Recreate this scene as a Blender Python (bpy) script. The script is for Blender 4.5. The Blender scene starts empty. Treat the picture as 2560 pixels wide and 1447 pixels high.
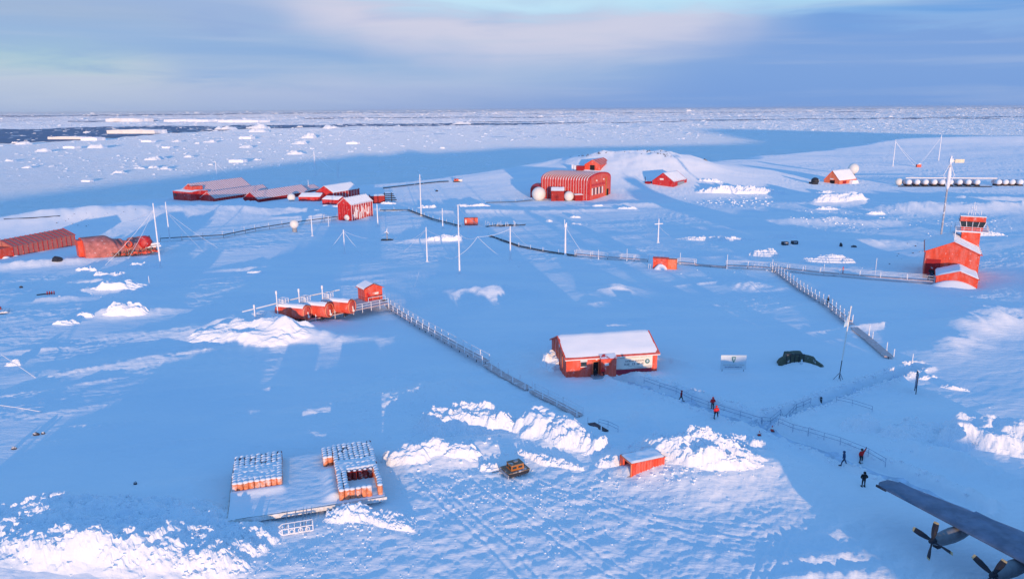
import bpy, math, random
import numpy as np
from mathutils import Vector, Matrix

# ------------------------------------------------------------------ camera
scene = bpy.context.scene
COL = scene.collection
HC = 43.0; FPX = 1840.0
PITCH = math.radians(13.73); ROLL = math.radians(0.4)
F_ = Vector((0, math.cos(PITCH), -math.sin(PITCH)))
U0 = Vector((0, math.sin(PITCH), math.cos(PITCH))); R0 = Vector((1, 0, 0))
R_ = R0*math.cos(ROLL) - U0*math.sin(ROLL)
U_ = U0*math.cos(ROLL) + R0*math.sin(ROLL)
cam_d = bpy.data.cameras.new("camera"); cam = bpy.data.objects.new("camera", cam_d)
COL.objects.link(cam); scene.camera = cam
cam_d.sensor_width = 36.0; cam_d.lens = 36.0*FPX/2560.0
cam_d.clip_start = 0.5; cam_d.clip_end = 400000.0
cam.matrix_world = Matrix(((R_.x, U_.x, -F_.x, 0), (R_.y, U_.y, -F_.y, 0), (R_.z, U_.z, -F_.z, HC), (0, 0, 0, 1)))

# ------------------------------------------------------------------ node helper
class NT:
    def __init__(s, tree): s.t = tree; s.n = tree.nodes; s.l = tree.links
    def node(s, typ, **kw):
        n = s.n.new(typ)
        for k, v in kw.items(): setattr(n, k, v)
        return n
    def put(s, sock, v):
        if isinstance(v, bpy.types.NodeSocket): s.l.new(v, sock)
        elif v is not None: sock.default_value = v
    def m(s, op, a, b=None, c=None, clamp=False):
        n = s.node("ShaderNodeMath", operation=op, use_clamp=clamp)
        s.put(n.inputs[0], a); s.put(n.inputs[1], b)
        if c is not None: s.put(n.inputs[2], c)
        return n.outputs[0]
    def mix(s, f, a, b):
        n = s.node("ShaderNodeMix", data_type='RGBA')
        s.put(n.inputs[0], f)
        s.put(n.inputs[6], a if isinstance(a, bpy.types.NodeSocket) else (*a, 1)); s.put(n.inputs[7], b if isinstance(b, bpy.types.NodeSocket) else (*b, 1))
        return n.outputs[2]
    def ss(s, x, a, b):   # smoothstep of x from a to b
        n = s.node("ShaderNodeMapRange", interpolation_type='SMOOTHSTEP')
        s.put(n.inputs[0], x); n.inputs[1].default_value = a; n.inputs[2].default_value = b
        return n.outputs[0]
    def noise(s, vec, scale, detail=4, rough=.5, dist=0, out=0):
        n = s.node("ShaderNodeTexNoise"); s.put(n.inputs['Vector'], vec)
        n.inputs['Scale'].default_value = scale; n.inputs['Detail'].default_value = detail
        n.inputs['Roughness'].default_value = rough; n.inputs['Distortion'].default_value = dist
        return n.outputs[out]
    def mapv(s, vec, scale=(1, 1, 1), rot=(0, 0, 0), loc=(0, 0, 0)):
        n = s.node("ShaderNodeMapping"); s.put(n.inputs[0], vec)
        n.inputs['Scale'].default_value = scale; n.inputs['Rotation'].default_value = rot; n.inputs['Location'].default_value = loc
        return n.outputs[0]

def ray(px, py):
    return F_ + R_*((px-1280)/FPX) + U_*((723.5-py)/FPX)

# ------------------------------------------------------------------ world + sun
SUN_EL = math.radians(2.95); SUN_AZ = math.radians(10.0)   # sun stands behind the camera, a little to the right
to_sun = Vector((math.sin(SUN_AZ)*math.cos(SUN_EL), -math.cos(SUN_AZ)*math.cos(SUN_EL), math.sin(SUN_EL)))
world = bpy.data.worlds.new("World"); scene.world = world; world.use_nodes = True
w = NT(world.node_tree); w.n.clear()
out = w.node("ShaderNodeOutputWorld"); bg = w.node("ShaderNodeBackground"); bg.inputs[1].default_value = 0.1
w.l.new(bg.outputs[0], out.inputs[0])
sky = w.node("ShaderNodeTexSky", sky_type='NISHITA'); sky.sun_disc = False
sky.sun_elevation = SUN_EL; sky.sun_rotation = math.pi - SUN_AZ; sky.altitude = 240
sky.air_density = 1.0; sky.dust_density = 0.6; sky.ozone_density = 3.0
tc = w.node("ShaderNodeTexCoord"); sep = w.node("ShaderNodeSeparateXYZ"); w.l.new(tc.outputs['Generated'], sep.inputs[0])
AZ = w.m('ARCTAN2', sep.outputs[0], sep.outputs[1]); EL = w.m('ARCSINE', sep.outputs[2])
cb = w.node("ShaderNodeCombineXYZ"); w.put(cb.inputs[0], AZ); w.put(cb.inputs[1], EL)
wob = w.noise(w.mapv(cb.outputs[0], (1, 1, 1)), 3.2, 3, .5)
wob2 = w.noise(w.mapv(cb.outputs[0], (3, 22, 1)), 1.6, 5, .55, .6)
wob3 = w.noise(w.mapv(cb.outputs[0], (2.2, 40, 1), loc=(5, 3, 0)), 1.5, 4, .5, .3)
AZw = w.m('ADD', AZ, w.m('MULTIPLY', w.m('SUBTRACT', wob, .5), .30))
ELw = w.m('ADD', EL, w.m('MULTIPLY', w.m('SUBTRACT', wob2, .5), .05))
def azel(px, py):
    d = ray(px, py).normalized(); return math.atan2(d.x, d.y), math.asin(d.z)
def blob(px, py, wx, wy, tilt=0.0):
    a0, e0 = azel(px, py); wa = wx/FPX; we = wy/FPX
    dx = w.m('SUBTRACT', AZw, a0); dy = w.m('SUBTRACT', w.m('SUBTRACT', ELw, e0), w.m('MULTIPLY', dx, -tilt))
    q = w.m('ADD', w.m('POWER', w.m('ABSOLUTE', w.m('DIVIDE', dx, wa)), 2.0), w.m('POWER', w.m('ABSOLUTE', w.m('DIVIDE', dy, we)), 2.0))
    return w.m('EXPONENT', w.m('MULTIPLY', q, -1.0))
def k(c, f=10.0): return tuple(x*f for x in c)
# cloud colours (radiance, x10 because the background strength is 0.1)
def L(r, g, b): return tuple(10*((v/255+.055)/1.055)**2.4 for v in (r, g, b))
def add(c, m, f, col): return w.mix(w.m('MULTIPLY', m, f), c, L(*col))
def band(pts, wy_up, wy_dn, edge=200):
    """soft band following a polyline of directions; half widths in pixels, faded over `edge` at both ends"""
    tot = None; n = len(pts)-1
    for q_, ((x0, y0), (x1, y1)) in enumerate(zip(pts[:-1], pts[1:])):
        a0, e0 = azel(x0, y0); a1, e1 = azel(x1, y1)
        lin = w.m('ADD', w.m('MULTIPLY', w.m('SUBTRACT', AZw, a0), (e1-e0)/(a1-a0)), e0)
        d = w.m('SUBTRACT', ELw, lin)
        up = w.m('SUBTRACT', 1.0, w.ss(d, 0.0, wy_up*1.7/FPX)); dn = w.ss(d, -wy_dn*1.7/FPX, 0.0)
        l_ = edge if q_ == 0 else 25; r_ = edge if q_ == n-1 else 25
        inx = w.m('MULTIPLY', w.ss(AZw, a0-l_/FPX, a0+l_/FPX), w.m('SUBTRACT', 1.0, w.ss(AZw, a1-r_/FPX, a1+r_/FPX)))
        q = w.m('MULTIPLY', w.m('MULTIPLY', up, dn), inx)
        tot = q if tot is None else w.m('ADD', tot, q, clamp=True)
    return tot
def right_of(p0, p1, soft):
    (a0, e0), (a1, e1) = azel(*p0), azel(*p1)
    d = w.m('SUBTRACT', w.m('SUBTRACT', AZw, a0), w.m('MULTIPLY', w.m('SUBTRACT', ELw, e0), (a1-a0)/(e1-e0)))
    return w.ss(d, -soft/FPX, soft/FPX)
def below(py, soft):
    e = azel(1900, py)[1]; return w.m('SUBTRACT', 1.0, w.ss(ELw, e-soft/FPX, e+soft/FPX))
c = w.mix(w.ss(EL, 0.0, .05), L(142, 168, 216), L(158, 184, 222))
c = add(c, blob(120, 185, 620, 75), .9, (196, 206, 220))
c = add(c, blob(60, 130, 260, 40), .7, (170, 206, 214))
c = add(c, blob(820, 225, 560, 30), .5, (176, 190, 226))
c = add(c, band([(-300, 30), (200, 60), (520, 110), (1000, 130), (1500, 150)], 70, 55), .8, (146, 180, 222))
c = add(c, blob(640, 185, 150, 14), .7, (146, 178, 222))
c = add(c, blob(650, 30, 420, 40), .6, (156, 180, 222))
c = add(c, blob(700, 130, 560, 26), .5, (136, 172, 220))
c = add(c, blob(80, 20, 300, 30), .5, (168, 186, 210))
c = add(c, w.m('MULTIPLY', right_of((1380, 290), (1800, 40), 330), below(30, 34)), .75, (113, 157, 221))
c = add(c, band([(760, -40), (960, 40), (1180, 92), (1420, 84), (1640, 50), (1860, 0)], 44, 70, 180), .72, (222, 217, 232))
c = add(c, band([(1700, 10), (2050, 28), (2300, 46), (2600, 54)], 18, 14, 200), .6, (164, 200, 238))
c = add(c, band([(820, -60), (1100, -4), (1300, 12), (1520, 2), (1900, -20), (2300, -30)], 60, 30, 120), .95, (196, 230, 248))
c = add(c, blob(2560, 12, 420, 26), .75, (92, 154, 224))
c = add(c, blob(2300, -40, 500, 40), .6, (150, 205, 240))
c = add(c, w.ss(wob3, .48, .75), .28, (186, 200, 226))
c = add(c, w.ss(wob2, .5, .8), .32, (128, 160, 216))
# above the cloud bank: clear polar sky
tint = w.node("ShaderNodeMix", data_type='RGBA', blend_type='MULTIPLY'); tint.inputs[0].default_value = 1
w.l.new(sky.outputs[0], tint.inputs[6]); tint.inputs[7].default_value = (0.35, 1.0, 2.2, 1)
clear = w.node("ShaderNodeMix", data_type='RGBA', blend_type='ADD'); clear.inputs[0].default_value = 1
w.l.new(tint.outputs[2], clear.inputs[6]); clear.inputs[7].default_value = (1.42, 3.32, 5.85, 1)
final = w.mix(w.ss(EL, .17, .33), c, clear.outputs[2])
w.l.new(final, bg.inputs[0])

sun_d = bpy.data.lights.new("sun", 'SUN'); sun_d.energy = 3.8; sun_d.angle = math.radians(0.5); sun_d.color = (1.0, 0.62, 0.33)
sun = bpy.data.objects.new("sun", sun_d); COL.objects.link(sun)
sun.rotation_euler = (-to_sun).to_track_quat('-Z', 'Y').to_euler(); sun.location = (60, -200, 120)
scene.view_settings.view_transform = 'Standard'; scene.view_settings.look = 'None'
scene.view_settings.exposure = 0.0; scene.view_settings.gamma = 1.0

# ------------------------------------------------------------------ numpy noise
def _h(ix, iy, s):
    n = (ix.astype(np.int64)*374761393 + iy.astype(np.int64)*668265263 + s*1442695041) & 0xffffffff
    n = ((n ^ (n >> 13))*1274126177) & 0xffffffff
    n = (n ^ (n >> 16)) & 0xffffffff
    return n/4294967295.0
def vnoise(x, y, s=0):
    ix = np.floor(x); iy = np.floor(y); fx = x-ix; fy = y-iy
    fx = fx*fx*fx*(fx*(fx*6-15)+10); fy = fy*fy*fy*(fy*(fy*6-15)+10)
    a = _h(ix, iy, s); b = _h(ix+1, iy, s); c_ = _h(ix, iy+1, s); d = _h(ix+1, iy+1, s)
    return (a+(b-a)*fx)*(1-fy) + (c_+(d-c_)*fx)*fy - .5
def fbm(x, y, o=4, s=0, g=.5):
    r = 0; a = 1
    for i in range(o):
        r = r + a*vnoise(x*2**i+i*7.3, y*2**i+i*3.1, s+i); a *= g
    return r
def worley(x, y, s=0):
    ix = np.floor(x); iy = np.floor(y)
    F1 = np.full(x.shape, 9.); F2 = np.full(x.shape, 9.); cid = np.zeros(x.shape)
    for dx in (-1, 0, 1):
        for dy in (-1, 0, 1):
            cx = ix+dx; cy = iy+dy
            d = np.hypot(cx+_h(cx, cy, s)-x, cy+_h(cx, cy, s+5)-y)
            n = _h(cx, cy, s+9)
            near = d < F1
            F2 = np.where(near, F1, np.minimum(F2, d)); cid = np.where(near, n, cid); F1 = np.where(near, d, F1)
    return F1, F2, cid
def sst(x, a, b):
    t = np.clip((x-a)/(b-a), 0, 1); return t*t*(3-2*t)

# ------------------------------------------------------------------ terrain height
SEA = -200.0
OUTLINE = [(-950, -1990), (-420, -250), (-262, 250), (-240, 325), (-222, 372), (-212, 440), (-160, 515), (-60, 555), (60, 600), (210, 720),
           (330, 860), (600, 1150), (1300, 1350), (2600, 1500), (3200, 2400), (6000, 2500), (6000, -3000)]
def outline_dist(x, y):    # positive outside
    best = np.full(x.shape, 1e12); ins = np.zeros(x.shape, bool)
    n = len(OUTLINE)
    for i in range(n):
        ax, ay = OUTLINE[i]; bx, by = OUTLINE[(i+1) % n]
        t = np.clip(((x-ax)*(bx-ax)+(y-ay)*(by-ay))/((bx-ax)**2+(by-ay)**2), 0, 1)
        best = np.minimum(best, np.hypot(x-ax-t*(bx-ax), y-ay-t*(by-ay)))
        cnd = (ay > y) != (by > y)
        with np.errstate(divide='ignore', invalid='ignore'):
            xi = (bx-ax)*(y-ay)/(by-ay+1e-12)+ax
        ins ^= cnd & (x < xi)
    return np.where(ins, -best, best)
def flat(px, py, z=0.0):
    d = ray(px, py); t = (z-HC)/d.z; return d.x*t, d.y*t
# drifts: pixel, half width along u, half length along v (up-sun side), height, rotation (deg)
DR = []
def drift(px, py, wu, wv, h, ang=0, z=0.0, back=1.0):
    x, y = flat(px, py, z); DR.append((x, y, wu, wv, h, math.radians(ang), back))
drift(650, 805, 14, 8, 3.0, 12)            # mound under the tank platform
drift(740, 832, 12, 5, 1.8, -5)
drift(420, 880, 20, 5, .7, 28)
drift(1215, 715, 12, 8, 1.7, -3)
drift(1545, 715, 6, 7, 2.0, 55)
drift(1590, 740, 4, 5, .7, 60)
drift(1890, 695, 6, 5, 1.2, -30)
drift(1255, 850, 3, 3, .5, 20)
drift(2440, 795, 11, 7, 2.8, 30)
drift(2380, 850, 9, 5, 1.1, 40)
drift(2480, 760, 6, 5, 1.0, 20)
drift(2200, 800, 9, 2.5, .7, 28)
drift(1700, 905, 5, 1.6, .5, -38)
drift(2060, 535, 30, 12, 1.6, 0, -3)
drift(2130, 590, 26, 10, 1.4, 0, -2)
drift(2110, 490, 26, 16, 3.2, 0, -4)
drift(2350, 505, 34, 18, 4.2, 0, -4)
drift(2530, 500, 20, 12, 2.4, 0, -4)
drift(1600, 495, 26, 8, 1.0, 4, -4)
drift(1450, 510, 30, 7, .8, 4, -4)
drift(290, 715, 9, 5, 1.4, 14, -1)
drift(250, 690, 8, 4, 1.1, -10, -1)
drift(150, 738, 7, 3, .6, 8, -1)
drift(310, 780, 8, 4, 1.5, 14, -1)
drift(100, 640, 20, 6, 1.4, 20, -1)
drift(350, 515, 28, 12, 3.0, 10, -4)
drift(250, 545, 50, 26, 3.4, 24, -4)
drift(590, 520, 34, 14, 2.2, 0, -4)
drift(800, 535, 22, 8, 1.6, 0, -4)
drift(740, 515, 18, 6, 1.4, 0, -4)
drift(640, 660, 11, 3, .5, 14, -2)
drift(1180, 515, 22, 7, 1.6, 0, -4)
drift(960, 510, 14, 6, 1.2, 0, -4)
drift(1110, 585, 16, 5, 1.4, 8, -2)
drift(1060, 985, 5.5, 4, 1.6, 26)
drift(1140, 960, 3, 2.5, .9, 30)
drift(850, 1010, 10, 3, .55, 25)
drift(800, 1090, 9, 4, .6, 25)
drift(430, 1215, 5, 2.5, .45, 15)
drift(1616, 1065, 1.8, 4.5, 1.4, 8)
drift(2340, 1140, 6, 2.5, .9, -45)
drift(2440, 1170, 5, 2.5, .8, -40)
drift(2110, 1320, 2.2, 1.2, .45, 30)
drift(2060, 1390, 7, 1.3, .5, 10)
drift(2080, 1430, 8, 1.2, .45, 8)
drift(1180, 1130, 9, 4, 1.1, 10)
drift(1380, 1090, 8, 5, 1.7, -25)
drift(1760, 1180, 11, 6, 1.5, 0)
drift(120, 1410, 10, 4, 1.0, 8)
drift(480, 1400, 8, 3.5, .8, 0)
drift(1340, 840, 30, 14, .5, 0)
drift(1500, 830, 30, 20, .3, 10)
drift(2450, 480, 60, 10, 2.0, 0, -4)
_r = random.Random(5)
for _i in range(46):
    _px = _r.uniform(60, 1500); _py = _r.uniform(610, 1150); _s = 40/(abs(_py-274)/9.0)
    drift(_px, _py, _r.uniform(2.5, 8)*_s**.5, _r.uniform(.7, 1.6), _r.uniform(.14, .34), _r.uniform(12, 34))
for _i in range(22):
    _px = _r.uniform(1500, 2560); _py = _r.uniform(560, 900)
    drift(_px, _py, _r.uniform(3, 9), _r.uniform(.8, 1.8), _r.uniform(.16, .4), _r.uniform(8, 34))
GROOVES = []     # wheel and sledge tracks: polyline in pixels, half gauge, depth
def track(pts, gauge=.9, depth=.06, wd=.24): GROOVES.append(([flat(*p) for p in pts], gauge, depth, wd))
track([(1150, 1165), (1250, 1240), (1390, 1330), (1500, 1400), (1600, 1447)])
track([(1040, 1180), (1160, 1290), (1260, 1370), (1330, 1447)])
track([(1210, 1160), (1380, 1235), (1620, 1300), (1900, 1330)])
track([(1500, 1235), (1560, 1290), (1760, 1350), (2060, 1380)], .9, .05)
track([(1900, 1290), (1950, 1340), (1900, 1447)], .8, .06)
track([(500, 850), (420, 880), (250, 900), (60, 960)], .8, .10)
track([(1345, 870), (1240, 900)], .5, .05)
PATHS = [([flat(*p) for p in [(1560, 943), (1700, 990), (1900, 1062), (2100, 1135), (2235, 1185), (2420, 1260)]], 1.9, 1.0),
         ([flat(*p) for p in [(1905, 1058), (2060, 1003), (2160, 965), (2300, 912)]], 1.1, .8)]
def pl_dist(x, y, pts):
    best = np.full(x.shape, 1e9)
    for (ax, ay), (bx, by) in zip(pts[:-1], pts[1:]):
        t = np.clip(((x-ax)*(bx-ax)+(y-ay)*(by-ay))/((bx-ax)**2+(by-ay)**2), 0, 1)
        best = np.minimum(best, np.hypot(x-ax-t*(bx-ax), y-ay-t*(by-ay)))
    return best
EDGE_A = flat(1880, 1110); EDGE_B = flat(2250, 1447)
def apron_mask(x, y):       # trampled, levelled apron in the foreground
    ex, ey = EDGE_B; dx, dy = EDGE_A[0]-ex, EDGE_A[1]-ey; L = math.hypot(dx, dy)
    side = ((x-ex)*dy - (y-ey)*dx)/L     # >0 right of the edge
    return (1-sst(side, 1, 6))*(1-sst(y-.12*x, 84, 94))*sst(x, -38, -26)
pad_h = -.15
def pad_mask(x, y):          # level ground under the drum platform
    ax, ay = flat(568, 1308, .55); bx, by = flat(965, 1246, .55); L_ = math.hypot(bx-ax, by-ay); ux, uy = (bx-ax)/L_, (by-ay)/L_
    u = (x-ax)*ux+(y-ay)*uy; v = -(x-ax)*uy+(y-ay)*ux
    d = np.maximum(np.maximum(-u, u-L_), np.maximum(-v, v-13.6)); return 1-sst(d, .3, 3.5)
def HH(x, y):
    x = np.asarray(x, float); y = np.asarray(y, float)
    r = np.hypot(x, y); near = r < 900
    z = -0.027*np.clip(y-100, 0, 330)
    # long undulation
    cx, sx = math.cos(.42), math.sin(.42)
    a = x*cx+y*sx; b = -x*sx+y*cx
    z = z + .8*fbm(a/95, b/48, 3, 11)*sst(y, 60, 140) + .12*fbm(a/14, b/5.5, 3, 21)*sst(y, 20, 60)
    ap = apron_mask(x, y)
    z = z + ap*(.040*(y-72))*(1-sst(y, 84, 110)) - .9*sst(y, 84, 106)*0
    # hills at the far rim
    z = z + 16*np.exp(-((x-85)/100)**2-((y-590)/105)**2) + (7+5*fbm(x/24, y/20, 4, 13))*np.exp(-((x-92)/55)**4-((y-552)/36)**2)
    z = z + 2*np.exp(-((x-250)/90)**2-((y-800)/120)**2)
    z = z + 8*np.exp(-((x-760)/260)**2-((y-1130)/60)**2)
    z = z + 190*np.exp(-((x-3700)/900)**2-((y-1750)/600)**2)  # unseen high hill off to the right, added to shade the far sea ice
    z = z + 4*np.exp(-((x+185)/60)**2-((y-340)/50)**2)
    for (px, py, wu, wv, h, an, back) in DR:
        m = (np.abs(x-px) < 3*(wu+wv)) & (np.abs(y-py) < 3*(wu+wv))
        if not m.any(): continue
        xm = x[m]-px; ym = y[m]-py
        uu = xm*math.cos(an)+ym*math.sin(an); vv = -xm*math.sin(an)+ym*math.cos(an)
        vv = vv + .35*wv*fbm(uu/(wu*.35)+px, vv*0+1.3, 3, 5)
        prof = np.where(vv < 0, np.exp(-(vv/wv)**2*1.6), np.exp(-(vv/(wv*back*.9))**2*1.6))
        wob = 1+.5*fbm(uu/(wv*.5)+3, vv/(wv*.9), 3, int(abs(px)*3) % 97)
        z[m] += h*prof*np.exp(-(np.abs(uu)/wu)**2.4)*wob
    # medium snow relief: sastrugi along the wind
    rip = fbm(a/3.2, b/.85, 3, 31)
    pat = sst(fbm(a/30, b/16, 2, 41), -.15, .35)
    rid = 1-2.2*np.abs(fbm(a/2.6+.4*rip, b/1.15, 3, 37))
    z = z + near*((.04+.13*pat)*rip + pat*.12*np.clip(rid, 0, 1)**2*sst(r, 55, 75))*(1-.35*ap)
    z = z + ap*(.15*fbm(a/5.6, b/3.0, 4, 51, .6) + .13*fbm(a/1.7, b/1.0, 4, 57, .6) + .10*np.maximum(0, fbm(x/1.1, y/1.1, 2, 61)-.12))
    for pts, g, dp, wd in GROOVES:
        m = np.zeros(x.shape, bool); P = np.array(pts)
        m = (x > P[:, 0].min()-3) & (x < P[:, 0].max()+3) & (y > P[:, 1].min()-3) & (y < P[:, 1].max()+3)
        if not m.any(): continue
        d = np.abs(pl_dist(x[m], y[m], pts)-g)
        z[m] += -dp*np.exp(-(d/wd)**2) + dp*.7*np.exp(-((d-wd*1.8)/wd)**2)
    for pts, hw, dp in PATHS:
        P = np.array(pts)
        m = (x > P[:, 0].min()-8) & (x < P[:, 0].max()+8) & (y > P[:, 1].min()-8) & (y < P[:, 1].max()+8)
        if not m.any(): continue
        d = pl_dist(x[m], y[m], pts)
        z[m] += -dp*(1-sst(d, hw*.8, hw*1.1)) + (.5+.6*fbm(x[m]/1.1, y[m]/1.1, 3, 71))*np.exp(-((d-hw*1.55)/(.55))**2)
    z = z + (pad_h-z)*pad_mask(x, y)
    od = outline_dist(x, y) + 22*fbm(x/90, y/90, 4, 81)
    fall = sst(od, 0, 210)
    z = z*(1-sst(od, 20, 180)) - 4*sst(od, -30, 10)*0 + (SEA-25)*fall
    return z

_gc = {}
def G(px, py):
    """terrain point seen at photo pixel"""
    if (px, py) in _gc: return _gc[(px, py)].copy()
    d = ray(px, py); o = Vector((0, 0, HC))
    ts = np.geomspace(30, 4000, 1200)
    for _ in range(2):
        z = HC+d.z*ts; hz = HH(d.x*ts, d.y*ts); below = np.nonzero(z < hz)[0]
        i = int(below[0]) if len(below) else len(ts)-1
        ts = np.linspace(ts[max(i-1, 0)], ts[i], 60)
    P = o+d*float(ts[min(30, len(ts)-1)]); P.z = float(HH(np.array([P.x]), np.array([P.y]))[0])
    _gc[(px, py)] = P.copy(); return P
def gz(x, y): return float(HH(np.array([x]), np.array([y]))[0])
def top(P, py):
    """height above P at which the vertical through P shows at row py"""
    a = P-Vector((0, 0, HC)); k_ = (723.5-py)/FPX
    # ((a+h z).U)/((a+h z).F)=k
    return (k_*a.dot(F_)-a.dot(U_))/(U_.z-k_*F_.z)
def mpp(P): return (P-Vector((0, 0, HC))).dot(F_)/FPX     # metres per photo pixel at P
def atz(px, py, z):
    d = ray(px, py); t = (z-HC)/d.z; return Vector((d.x*t, d.y*t, z))

# ------------------------------------------------------------------ materials
MATS = {}
def mat(name, color, rough=.6, metallic=0, frost=0.0, var=.12, scale=1.5, bump=.0, top_snow=0.0, spec=.3, fade=0.0):
    if name in MATS: return MATS[name]
    m = bpy.data.materials.new(name); m.use_nodes = True; t = NT(m.node_tree)
    b = t.n["Principled BSDF"]
    tc = t.node("ShaderNodeTexCoord"); geo = t.node("ShaderNodeNewGeometry")
    n1 = t.noise(geo.outputs['Position'], scale, 5, .6)
    col = t.mix(t.ss(n1, .3, .7), tuple(x*(1-var) for x in color), tuple(min(1, x*(1+var)) for x in color))
    if fade > 0:
        n4 = t.noise(t.mapv(geo.outputs['Position'], (.9, .9, .22)), 1.0, 6, .65)
        g_ = sum(color)/3; col = t.mix(t.m('MULTIPLY', t.ss(n4, .42, .66), fade), col, tuple(min(.9, x*.75+.16+g_*.2) for x in color))
        n5 = t.noise(t.mapv(geo.outputs['Position'], (2.2, 2.2, .12)), 1.0, 3, .6)
        col = t.mix(t.m('MULTIPLY', t.ss(n5, .60, .72), fade*.9), col, tuple(x*.45+.01 for x in color))
    if frost > 0:
        n2 = t.noise(geo.outputs['Position'], 1.1, 6, .7)
        f = t.ss(n2, .62-.45*frost, .78-.2*frost)
        col = t.mix(f, col, (.84, .87, .92))
    if top_snow > 0:
        sp = t.node("ShaderNodeSeparateXYZ"); t.l.new(geo.outputs['Normal'], sp.inputs[0])
        n3 = t.noise(geo.outputs['Position'], .9, 5, .65)
        f = t.m('MULTIPLY', t.ss(sp.outputs[2], .25, .6), t.ss(n3, .7-.6*top_snow, .8-.5*top_snow))
        col = t.mix(f, col, (.86, .89, .94))
    t.l.new(col, b.inputs['Base Color']); b.inputs['Roughness'].default_value = rough
    b.inputs['Metallic'].default_value = metallic; b.inputs['Specular IOR Level'].default_value = spec
    if bump > 0:
        bn = t.node("ShaderNodeBump"); bn.inputs['Strength'].default_value = .6; bn.inputs['Distance'].default_value = bump
        t.l.new(t.noise(geo.outputs['Position'], scale*3, 5, .6), bn.inputs['Height']); t.l.new(bn.outputs[0], b.inputs['Normal'])
    MATS[name] = m; return m
def snow_mat(name, fine=1.0, rugged=0.0):
    m = bpy.data.materials.new(name); m.use_nodes = True; t = NT(m.node_tree); b = t.n["Principled BSDF"]
    geo = t.node("ShaderNodeNewGeometry"); P = geo.outputs['Position']
    n1 = t.noise(t.mapv(P, (.03, .07, .05), (0, 0, -.42)), 1.0, 5, .6)
    col = t.mix(t.ss(n1, .3, .7), (.80, .87, .94), (.90, .92, .95))
    t.l.new(col, b.inputs['Base Color']); b.inputs['Roughness'].default_value = .7; b.inputs['Specular IOR Level'].default_value = .25; b.inputs['Diffuse Roughness'].default_value = .35
    wind = t.mapv(P, (.35, 1.3, 1), (0, 0, -.42))
    h1 = t.noise(wind, 1.0, 6, .62, .4); h2 = t.noise(P, 3.0, 4, .6)
    h = t.m('ADD', t.m('MULTIPLY', h1, .16*fine), t.m('MULTIPLY', h2, .03*fine+.08*rugged))
    bn = t.node("ShaderNodeBump"); bn.inputs['Strength'].default_value = .55; bn.inputs['Distance'].default_value = 1.0
    t.l.new(h, bn.inputs['Height']); t.l.new(bn.outputs[0], b.inputs['Normal'])
    MATS[name] = m; return m
SNOW = snow_mat("snow_ground", 1.5); HEAP = snow_mat("snow_broken", .6, 1.0)
ROOFSNOW = snow_mat("snow_on_roof", .35)
RED = mat("red_paint", (.58, .022, .022), .5, frost=.10, fade=.35)
DRED = mat("dark_red_paint", (.36, .015, .02), .55, frost=.05)
ORED = mat("orange_red_paint", (.74, .085, .042), .5, frost=.06, bump=.01, fade=.45)
ORANGE = mat("orange_paint", (.78, .18, .07), .5, frost=.10, fade=.4)
FRED = mat("frosted_red_paint", (.84, .72, .72), .7, var=.12)
FRED2 = mat("lightly_frosted_red", (.52, .18, .16), .7, var=.3, scale=.5, frost=.12)
CORR = mat("ribbed_red_sheet", (.52, .19, .16), .6, var=.12)
REDTOP = mat("red_sheet_with_snow", (.60, .022, .018), .5, frost=.10, top_snow=.55)
FROST = mat("frosted_metal", (.80, .82, .86), .6, frost=.6)
WHITE = mat("white_shell", (.83, .81, .76), .45, var=.04)
DARK = mat("dark_metal", (.03, .035, .05), .6)
DECK = mat("walkway_deck", (.62, .48, .47), .8, frost=.25)
GREYM = mat("grey_metal", (.30, .33, .38), .5)
BLACK = mat("black_opening", (.012, .012, .016), .8)
GLASS = mat("dark_glass", (.03, .05, .06), .12, spec=.6)
ROCK = mat("dark_rock", (.06, .055, .065), .9, top_snow=.35, bump=.1)
OLIVE = mat("olive_canvas", (.085, .10, .075), .85, frost=.12, bump=.04)
WOODY = mat("weathered_wood", (.20, .15, .11), .8, frost=.25)
YELLOW = mat("yellow_orange_paint", (.46, .17, .035), .6, frost=.06, fade=.3)
BANNER = mat("banner_white", (.82, .80, .72), .6, var=.03)
INK = mat("banner_ink", (.07, .09, .16), .7)
INKG = mat("pale_grey_print", (.55, .56, .55), .7)
TEAL = mat("teal_emblem", (.10, .30, .30), .6)
PALEB = mat("board_pale_blue", (.62, .72, .78), .6, var=.03)
MAROON = mat("maroon_shade", (.35, .03, .06), .6)
AIRG = mat("aircraft_grey", (.10, .155, .25), .45, var=.22, scale=.7, fade=.18)
AIRD = mat("aircraft_dark", (.018, .022, .035), .5)
AIRY = mat("propeller_tip_yellow", (.42, .36, .20), .5)

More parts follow.
